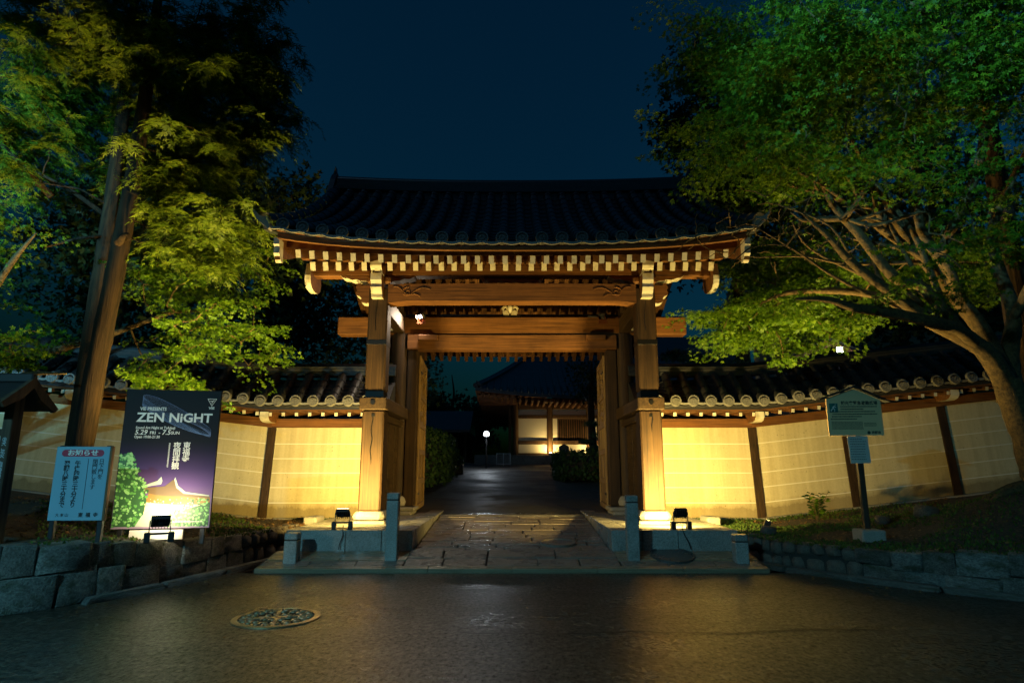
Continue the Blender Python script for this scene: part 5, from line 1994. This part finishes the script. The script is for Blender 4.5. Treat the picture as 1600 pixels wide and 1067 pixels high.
for pts, rad in LIMBS:
    sp = smoothpoly(pts, 4)
    rr = np.interp(np.linspace(0, 1, len(sp)), np.linspace(0, 1, len(rad)), rad)
    tr.tube([tuple(p) for p in sp], list(rr), 10, wob=.07)
    if pts[0][2] > 1.9:
        nodes += [tuple(p) for p in sp[4:]]
# surface roots
for a in (2.4, 3.0, 3.7, 4.4, 5.2, 1.0):
    pts = [(6.38 + d * math.cos(a + .2 * d), 7.6 + d * math.sin(a + .2 * d), 0) for d in (.1, .35, .6, .95)]
    pts = [(p[0], p[1], (bed_z(BRV, p[0], p[1]) if i else zr) + (.05, .02, -.01, -.05)[i]) for i, p in enumerate(pts)]
    tr.tube(pts, [.12, .07, .04, .02], 7, wob=.15)
tr.build('trunk', M_mbark, t, smooth=True)
E = [((3.9, 5.5, 5.25), (1.6, .9, .55), 95), ((5.8, 5.6, 5.6), (1.6, 1.0, .6), 70), ((2.95, 7.3, 5.0), (.8, .5, .4), 45), ((3.0, 7.6, 6.9), (.7, .8, .6), 60),
     ((3.35, 7.2, 5.6), (1.05, 1.0, .9), 95), ((4.6, 8.3, 6.3), (2.2, 1.4, 1.0), 120), ((6.6, 7.2, 6.0), (1.8, 1.5, .9), 90),
     ((3.95, 9.6, 3.45), (1.1, .6, .36), 76), ((4.3, 8.9, 3.95), (.7, .5, .4), 30), ((5.2, 9.6, 4.2), (1.7, .6, 1.0), 110), ((6.9, 9.4, 3.9), (1.2, .8, 1.0), 55),
     ((5.0, 6.3, 3.95), (.55, .4, .22), 9), ((5.75, 5.9, 3.9), (.5, .5, .5), 16), ((4.2, 6.6, 4.55), (.8, .5, .35), 22), ((4.6, 6.9, 3.2), (.5, .3, .2), 8)]
P = in_ellipsoids(E, .34, 9)
keep = ~((P[:, 0] < 3.65) & (P[:, 2] < 4.72) & (P[:, 1] < 8.9)) & ~((P[:, 0] < 3.6) & (P[:, 2] > 3.75) & (P[:, 1] > 7.9))
P = P[keep]
tw = MB()
tips = grow(nodes, P, tw, .024, .004)
Pb = in_ellipsoids([((3.5, 7.5, 4.15), (1.1, .7, .5), 110), ((4.3, 7.6, 4.3), (1.0, .6, .6), 70)])
grow(nodes, Pb, tw, .014, .004)
props(tw.build('twigs', M_mbark, t), kind='stuff')
crown = maple_sprays(P, tips, 112, .40, .044)
place('crown', crown, t, (0, 0, 0))

# ------------------------------------------------------------------ twin-stemmed cypress on the left
zl = bed_z(BLV, -5.8, 8.4)
t = thing('cypress_tree', (-5.8, 8.45, zl), 'twin-stemmed cypress with drooping sprays behind the notice boards', 'tree')
tr = MB()
stems = [
    ([(-5.86, 8.45, zl - .15), (-5.8, 8.42, zl + .35), (-5.74, 8.4, 1.53), (-5.68, 8.4, 2.71), (-5.59, 8.4, 4.12), (-5.53, 8.4, 5.3), (-5.5, 8.4, 6.57), (-5.5, 8.4, 7.5), (-5.5, 8.4, 9.5)], [.26, .16, .138, .13, .12, .105, .095, .08, .04]),
    ([(-5.92, 8.6, zl - .1), (-5.99, 8.65, 1.5), (-6.03, 8.7, 3.36), (-6.08, 8.8, 4.8), (-6.15, 8.9, 6.61), (-6.2, 8.9, 8.2), (-6.2, 8.9, 9.5)], [.20, .13, .11, .10, .09, .07, .04])]
nodes = []
for pts, rad in stems:
    sp = smoothpoly(pts, 6)
    rr = np.interp(np.linspace(0, 1, len(sp)), np.linspace(0, 1, len(rad)), rad)
    tr.tube([tuple(p) for p in sp], list(rr), 14, wob=.06)
    nodes += [tuple(p) for p in sp if p.z > 4.2]
for (a, b, r_) in (((-5.55, 8.35, 5.15), (-5.05, 8.1, 4.75), .05), ((-5.55, 8.3, 4.3), (-5.3, 8.1, 4.35), .06), ((-6.1, 8.85, 4.9), (-6.9, 8.3, 5.4), .045), ((-6.6, 8.3, 5.0), (-7.4, 7.6, 5.9), .05), ((-6.0, 8.8, 4.6), (-6.5, 8.2, 4.2), .03)):
    A, B = Vector(a), Vector(b)
    tr.tube([A, A.lerp(B, .5) + Vector((0, 0, .05)), B], [r_, r_ * .7, r_ * .45], 7)
tr.build('trunk', M_bark, t, smooth=True)
E = [((-4.65, 8.35, 5.1), (1.05, .8, 1.15), 165), ((-4.5, 8.4, 6.4), (1.2, 1.0, .9), 150), ((-6.9, 8.2, 6.2), (1.6, 1.0, 1.2), 220), ((-5.6, 8.3, 7.2), (1.9, .9, .8), 190),
     ((-4.3, 9.0, 7.9), (.8, .8, .6), 55), ((-5.6, 8.0, 8.2), (2.4, 1.3, .8), 110), ((-7.8, 7.6, 5.4), (.9, .8, .9), 50), ((-4.2, 8.8, 4.25), (.55, .5, .5), 30)]
P = in_ellipsoids(E)
P = P[~((P[:, 2] < 6.9) & (P[:, 0] > -6.5) & (P[:, 0] < -4.95) & (P[:, 1] < 8.75))]
tw = MB()
tips = grow(nodes, P, tw, .02, .003)
props(tw.build('branches', M_bark, t), kind='stuff')
n = len(P)
per = 96
idx = np.repeat(np.arange(n), per)
N = len(idx)
# drooping fronds: eight arcs at every branch tip, leaflets set alternately along each arc
K = 8
fa = rs.uniform(0, 2 * PI, (n, K))
fl = rs.uniform(.24, .52, (n, K))
kk = np.tile(np.arange(per) % K, n)
ss = np.tile((np.arange(per) // K + .5) / (per / K), n)
A_ = fa[idx, kk]
L_ = fl[idx, kk]
out = np.stack([np.cos(A_), np.sin(A_), np.zeros(N)], 1)
sidev = np.stack([-np.sin(A_), np.cos(A_), np.zeros(N)], 1)
pos = P[idx] + out * (L_ * ss * (1 - .25 * ss))[:, None]
pos[:, 2] += .10 * ss - .75 * L_ * ss ** 2
pos += rs.normal(size=(N, 3)) * .012
alt = np.where((np.arange(N) // K) % 2 == 0, 1.0, -1.0)
tip = out * .7 + sidev * (alt * .75)[:, None] + np.array([0, 0, 1.0]) * (.1 - 1.5 * L_ * ss)[:, None] * 1.2 + rs.normal(size=(N, 3)) * .12
nrm = np.array([0, 0, 1.0]) + out * .6 + rs.normal(size=(N, 3)) * .25
place('crown', leaf_mesh('crown', pos, tip, nrm, rs.uniform(.075, .125, N) * (1.1 - .45 * ss), T_spray, M_cyp), t, (0, 0, 0))

# ------------------------------------------------------------------ maple behind the left boards
zl2 = bed_z(BLV, -8.2, 8.6)
t = thing('maple_tree', (-8.2, 8.6, zl2), 'tiered maple with low spreading fans behind the cypress trunk', 'tree')
tr = MB()
nodes = []
for pts, rad in (([(-8.2, 8.6, zl2 - .1), (-8.1, 8.6, 1.6), (-7.9, 8.5, 2.4), (-7.6, 8.4, 3.2), (-7.2, 8.2, 4.0)], [.2, .16, .14, .11, .05]),
                 ([(-7.95, 8.5, 2.2), (-7.3, 8.6, 2.6), (-6.6, 8.9, 2.9), (-5.9, 9.1, 3.2), (-5.1, 9.1, 3.5), (-4.5, 9.2, 3.5)], [.09, .08, .06, .045, .03, .012]),
                 ([(-7.7, 8.4, 3.0), (-7.0, 8.0, 3.4), (-6.4, 7.6, 3.8), (-6.0, 7.4, 4.1)], [.07, .05, .035, .012]),
                 ([(-8.0, 8.6, 1.9), (-7.2, 8.3, 2.2), (-6.4, 8.1, 2.4), (-5.8, 8.0, 2.4)], [.06, .05, .035, .012])):
    sp = smoothpoly(pts, 5)
    rr = np.interp(np.linspace(0, 1, len(sp)), np.linspace(0, 1, len(rad)), rad)
    tr.tube([tuple(p) for p in sp], list(rr), 8, wob=.06)
    nodes += [tuple(p) for p in sp]
tr.build('trunk', M_mbark, t, smooth=True)
E = [((-6.3, 7.3, 4.15), (.9, .5, .6), 60), ((-7.4, 7.4, 3.9), (.9, .6, .8), 50), ((-5.1, 8.9, 3.85), (.6, .4, .3), 24), ((-4.35, 9.2, 3.3), (.55, .4, .28), 26), ((-5.0, 8.8, 2.75), (.5, .4, .3), 26),
     ((-6.6, 7.9, 2.75), (.9, .6, .35), 50), ((-6.0, 7.7, 2.15), (.45, .35, .25), 18), ((-5.1, 8.6, 2.35), (.45, .4, .2), 14), ((-4.6, 9.6, 4.2), (.7, .4, .35), 26), ((-3.9, 9.8, 3.0), (.3, .3, .15), 6)]
P = in_ellipsoids(E, .30)
P = P[~((P[:, 0] > -6.45 + .1 * (P[:, 2] - 3)) & (P[:, 0] < -4.75) & (P[:, 1] < 8.75))]
tw = MB()
tips = grow(nodes, P, tw, .02, .003)
props(tw.build('twigs', M_mbark, t), kind='stuff')
place('crown', maple_sprays(P, tips, 88, .36, .042), t, (0, 0, 0))

# ------------------------------------------------------------------ dark evergreens behind
def bgtree(name, x, y, z0, top, E, label, n_per=26, size=.16, material=M_ever, trunk_r=.2):
    t = thing(name, (x, y, z0), label, 'tree', 'dark trees behind the walls')
    tr = MB()
    sp = smoothpoly([(x, y, z0 - .1), (x + rs.normal() * .1, y, z0 + (top - z0) * .4), (x + rs.normal() * .15, y, z0 + (top - z0) * .75), (x, y, top)], 5)
    tr.tube([tuple(p) for p in sp], list(np.linspace(trunk_r, .03, len(sp))), 8, wob=.05)
    P = in_ellipsoids(E, 0, 2)
    tw = tr
    tips = grow([tuple(p) for p in sp[4:]], P, tr, .05, .006)
    tr.build('trunk', M_bark, t, smooth=True)
    n = len(P)
    idx = np.repeat(np.arange(n), n_per)
    N = len(idx)
    off = rs.normal(size=(N, 3)) * .24
    pos = P[idx] + off
    tip = unit(off) + rs.normal(size=(N, 3)) * .5 + np.array([0, 0, -.2])
    place('crown', leaf_mesh('crown', pos, tip, rs.normal(size=(N, 3)) + np.array([0, 0, .8]), rs.uniform(.6, 1.2, N) * size, T_trio, material), t, (0, 0, 0))
bgtree('evergreen_tree', -6.2, 15.2, .7, 8.6, [((-6.2, 15.2, 6.9), (2.0, 1.4, 2.0), 120), ((-5.3, 14.6, 5.2), (2.0, 1.2, 1.3), 80)], 'dark rounded evergreen rising left of the gate roof')
bgtree('evergreen_tree', -10, 14.5, .9, 9.5, [((-10, 14.5, 6.2), (2.6, 1.6, 3.0), 170)], 'dark evergreen behind the wall at the far left')
bgtree('evergreen_tree', -8.2, 12.6, .8, 9.5, [((-8.0, 12.8, 6.4), (2.2, .9, 2.4), 200)], 'dark evergreen filling the gap behind the cypress stems')
bgtree('evergreen_tree', -8.4, 18, .9, 7.5, [((-8.4, 18, 4.2), (3.0, 1.6, 2.6), 140)], 'dark broad evergreen low behind the left wall')
bgtree('evergreen_tree', 5.2, 13.6, .8, 11, [((5.0, 13.6, 9.2), (1.2, 1.2, 2.1), 110), ((4.9, 13.4, 6.6), (1.1, 1.1, 1.5), 80), ((6.6, 13.8, 7.6), (1.6, 1.3, 2.6), 120)], 'tall dark evergreen right of the gate roof')
bgtree('evergreen_tree', 9.5, 13.2, .9, 9, [((9.2, 13.4, 6.4), (2.6, 1.4, 3.0), 240)], 'dark evergreen behind the maple at the far right')
bgtree('evergreen_tree', -4.3, 20, 1.0, 7, [((-4.2, 20, 5.2), (1.5, 1.5, 2.0), 110), ((-3.6, 19.5, 3.4), (1.0, 1.2, 1.0), 50)], 'dark evergreen left of the courtyard inside the gate')
bgtree('evergreen_tree', -6.5, 30, 1.3, 9, [((-6.0, 30, 6.0), (2.6, 2, 2.6), 110)], 'distant dark evergreen beside the corridor roof')
bgtree('evergreen_tree', -4.5, 46, 1.6, 8, [((-5, 46, 4.6), (5.0, 1.5, 2.2), 220)], 'far dark tree line behind the courtyard lamp', 26, .3)
bgtree('evergreen_tree', 3.2, 24.5, 1.0, 5.5, [((3.4, 24.5, 4.6), (.9, .9, .8), 50)], 'dark evergreen branch mass beside the hall front', 26, .12)
# trunk of a tall cedar at the right edge
t = thing('cedar_tree', (7.25, 8.5, bed_z(BRV, 7.25, 8.5)), 'dark upright cedar trunk at the right edge', 'tree')
tr = MB()
zc = bed_z(BRV, 7.25, 8.5)
sp = smoothpoly([(7.3, 8.5, zc - .1), (7.2, 8.5, zc + .6), (7.15, 8.5, 3), (7.15, 8.5, 6), (7.2, 8.5, 10)], 6)
tr.tube([tuple(p) for p in sp], list(np.interp(np.linspace(0, 1, len(sp)), [0, .1, .4, 1], [.36, .26, .21, .07])), 14, wob=.06)
P = in_ellipsoids([((7.3, 8.5, 8.2), (1.6, 1.2, 1.6), 70)])
grow([tuple(p) for p in sp[14:]], P, tr, .03, .004)
tr.build('trunk', M_bark, t, smooth=True)
n = len(P)
idx = np.repeat(np.arange(n), 30)
off = rs.normal(size=(len(idx), 3)) * .22
place('crown', leaf_mesh('crown', P[idx] + off, unit(off) + np.array([0, 0, -.6]), rs.normal(size=(len(idx), 3)), rs.uniform(.08, .14, len(idx)), T_spray, M_cyp), t, (0, 0, 0))

# small cloud-pruned pine by the hall, pine pads behind the right wall
def pine(x, y, z0, pads, label):
    t = thing('pine_tree', (x, y, z0), label, 'tree')
    tr = MB()
    top = max(p[2] for p in pads)
    sp = smoothpoly([(x, y, z0 - .05), (x + .08, y, z0 + (top - z0) * .4), (x - .06, y, z0 + (top - z0) * .7), (x, y, top)], 4)
    tr.tube([tuple(p) for p in sp], list(np.linspace(.08, .02, len(sp))), 7)
    C = np.array([p[:3] for p in pads])
    grow([tuple(p) for p in sp], C, tr, .03, .01)
    tr.build('trunk', M_bark, t, smooth=True)
    pos = []
    for px_, py_, pz_, r_ in pads:
        q = unit(rs.normal(size=(420, 3))) * (rs.uniform(0, 1, (420, 1)) ** .4) * np.array([r_, r_, r_ * .32])
        pos.append(q + np.array([px_, py_, pz_]))
    pos = np.concatenate(pos)
    N = len(pos)
    place('crown', leaf_mesh('crown', pos, rs.normal(size=(N, 3)) * .6 + np.array([0, 0, .9]), rs.normal(size=(N, 3)), rs.uniform(.05, .10, N), T_spray, M_pine), t, (0, 0, 0))
pine(2.95, 23.0, yard_z(23), [(2.95, 23, 2.75, .35), (3.2, 22.9, 2.35, .4), (2.7, 23.0, 2.1, .3), (3.05, 22.8, 1.85, .45)], 'small cloud-pruned pine in front of the hall')
pine(4.1, 12.9, .6, [(4.0, 12.8, 3.35, .55), (4.7, 12.9, 3.25, .5), (3.5, 13, 3.5, .4), (4.3, 12.7, 2.95, .5)], 'low pine with pale needles just behind the right wall')

# hedges
def hedge(name, x0, x1, y0, y1, h, label, n):
    z0 = yard_z((y0 + y1) / 2)
    t = thing(name, ((x0 + x1) / 2, (y0 + y1) / 2, z0), label, 'hedge')
    core = MB().bbox(((x0 + x1) / 2, (y0 + y1) / 2, z0 + h * .45), (x1 - x0 - .25, y1 - y0 - .25, h * .86), .2)
    core.build('inner_branches', M_core, t)
    # leaves on a rounded box shell
    q = rs.uniform(-1, 1, (n, 3))
    ax = rs.randint(0, 3, n)
    sg = np.where(rs.uniform(size=n) < .5, -1, 1)
    for k in range(3):
        q[ax == k, k] = sg[ax == k]
    q[:, 2] = np.where(q[:, 2] < -.98, rs.uniform(-1, 1, n), q[:, 2])
    nr = unit(np.sign(q) * np.abs(q) ** 6 + 1e-4)
    q = q * (1 - .06 * (np.abs(q).sum(1) > 2.3))[:, None]
    pos = np.stack([(x0 + x1) / 2 + q[:, 0] * (x1 - x0) / 2, (y0 + y1) / 2 + q[:, 1] * (y1 - y0) / 2, z0 + h / 2 + q[:, 2] * h / 2], 1) + rs.normal(size=(n, 3)) * .05
    place('leaves', leaf_mesh('leaves', pos, rs.normal(size=(n, 3)) + nr * .7, nr + rs.normal(size=(n, 3)) * .6, rs.uniform(.05, .11, n), T_trio, M_hedge), t, (0, 0, 0))
hedge('clipped_hedge', 1.45, 5.2, 19.2, 22, .85, 'clipped hedge right of the courtyard path', 6000)
hedge('clipped_hedge', -4.6, -1.95, 14.8, 22.5, 1.45, 'tall dark hedge left of the courtyard path', 9000)
for t in PLANTERS:
    p = WORLD[t]
    q = unit(rs.normal(size=(300, 3))) * rs.uniform(.4, 1, (300, 1)) * np.array([.3, .25, .22]) + np.array([p.x, p.y, p.z + .5])
    place('shrub', leaf_mesh('shrub', q, rs.normal(size=(300, 3)) + np.array([0, 0, .5]), rs.normal(size=(300, 3)), rs.uniform(.05, .1, 300), T_trio, M_hedge), t, p)
    t.children[-1].data.transform(Matrix.Translation(-p))

# sapling by the right wall
sx_, sy_ = 4.55, 9.6
zs = bed_z(BRV, sx_, sy_)
t = thing('sapling', (sx_, sy_, zs), 'small leafy sapling in front of the right wall', 'plant')
mbs = MB()
ps, ts = [], []
for k in range(9):
    a = rs.uniform(0, 2 * PI)
    l = rs.uniform(.22, .45)
    tipp = np.array([math.cos(a) * l * .45, math.sin(a) * l * .3, l])
    mbs.tube([(0, 0, 0), tuple(tipp * .5 + np.array([0, 0, .03])), tuple(tipp)], [.006, .004, .002], 5)
    for m in range(14):
        u = .25 + .75 * m / 13
        b = tipp * u
        s = -1 if m % 2 else 1
        ps.append(b)
        ts.append(np.array([s * .8 + rs.normal() * .3, rs.normal() * .5, .15]))
mbs.build('stem', M_mbark, t, local=True)
place('leaves', leaf_mesh('leaves', np.array(ps), np.array(ts), np.tile([0, -.5, 1.0], (len(ps), 1)) + rs.normal(size=(len(ps), 3)) * .3, rs.uniform(.06, .11, len(ps)), T_leaf, M_maple), t, local=True)

# ------------------------------------------------------------------ moss, litter, twigs on the beds
def scatter(V, n, filt):
    out = []
    w = 71
    while len(out) < n:
        j, i = rs.randint(0, 40), rs.randint(0, 70)
        a, b, c, d = V[j * w + i], V[j * w + i + 1], V[(j + 1) * w + i], V[(j + 1) * w + i + 1]
        u, v = rs.uniform(), rs.uniform()
        p = (a * (1 - u) + b * u) * (1 - v) + (c * (1 - u) + d * u) * v
        if filt(p):
            out.append(p)
    return np.array(out)
def mossy(p):
    k = math.sin(p[0] * 2.3 + 1) + math.sin(p[1] * 3.1 + p[0] * 1.3)
    return 2.9 < p[0] < 7.2 and k > -.6 - .5 * (p[0] < 5.2) and rs.uniform() < (1.1 - .14 * p[0])
Pm = scatter(BRV, 16000, mossy)
N = len(Pm)
me = leaf_mesh('moss', Pm - np.array([0, 0, .006]), rs.normal(size=(N, 3)) * .55 + np.array([0, 0, 1.0]), rs.normal(size=(N, 3)), rs.uniform(.018, .05, N), T_leaf, M_moss)
props(place('moss', me), 'short green moss and grass on the right bed', 'moss', kind='stuff')
Pm = scatter(BLV, 5000, lambda p: p[0] > -6.5 and p[1] > 5 and math.sin(p[0] * 3 + p[1] * 2.2) > -.1)
N = len(Pm)
me = leaf_mesh('grass', Pm - np.array([0, 0, .006]), rs.normal(size=(N, 3)) * .7 + np.array([0, 0, .8]), rs.normal(size=(N, 3)), rs.uniform(.02, .055, N), T_leaf, M_moss)
props(place('grass', me), 'sparse short grass on the left bed', 'grass', kind='stuff')
for V, nm, lab, lim in ((BLV, 'leaf_litter', 'dry leaf litter on the left bed', lambda p: p[0] > -7.5 and p[1] > 4.5), (BRV, 'leaf_litter', 'dry leaf litter on the right bed', lambda p: p[0] < 9)):
    Pm = scatter(V, 3500, lim)
    N = len(Pm)
    me = leaf_mesh(nm, Pm + np.array([0, 0, .008]), rs.normal(size=(N, 3)) * np.array([1, 1, .25]), np.tile([0, 0, 1.0], (N, 1)) + rs.normal(size=(N, 3)) * .4, rs.uniform(.02, .045, N), T_trio, M_dead)
    props(place(nm, me), lab, 'leaf litter', kind='stuff')
# a few fallen stones on the right bed, the last added to screen the uplight
for (x, y, s, lab) in ((5.35, 8.3, .3, 'mossy rock beside the maple roots'), (4.95, 8.6, .2, 'smaller mossy rock left of the maple roots'), (3.38, 8.52, .2, 'small rock added in front of the right bed uplight')):
    o = place('garden_rock', ST_rub[2], None, (x, y, bed_z(BRV, x, y) + s * .18), (0, .1, .4), (s, s * .8, s * .6))
    props(o, lab, 'rock')
# dry leaves blown against the kerbs of the road
pl = []
for k in range(260):
    if k % 2:
        p = LW[rs.randint(25, len(LW) - 6)]
        pl.append((p.x + abs(rs.normal()) * .16 + .16, p.y - abs(rs.normal()) * .12, .006))
    else:
        p = RW[rs.randint(4, 40)]
        pl.append((p.x - abs(rs.normal()) * .16 - .14, p.y - abs(rs.normal()) * .14, .006))
for k in range(70):
    pl.append((rs.uniform(-3.5, 3.8), 7.55 - abs(rs.normal()) * .9, .005))
pl = np.array(pl)
pl = pl[pl[:, 1] < 7.58]
N = len(pl)
me = leaf_mesh('fallen_leaves', pl, rs.normal(size=(N, 3)) * np.array([1, 1, .12]), np.tile([0, 0, 1.0], (N, 1)) + rs.normal(size=(N, 3)) * .25, rs.uniform(.015, .034, N), T_trio, M_dead)
props(place('fallen_leaves', me), 'scattered dry leaves along the road edge', 'leaves', kind='stuff')
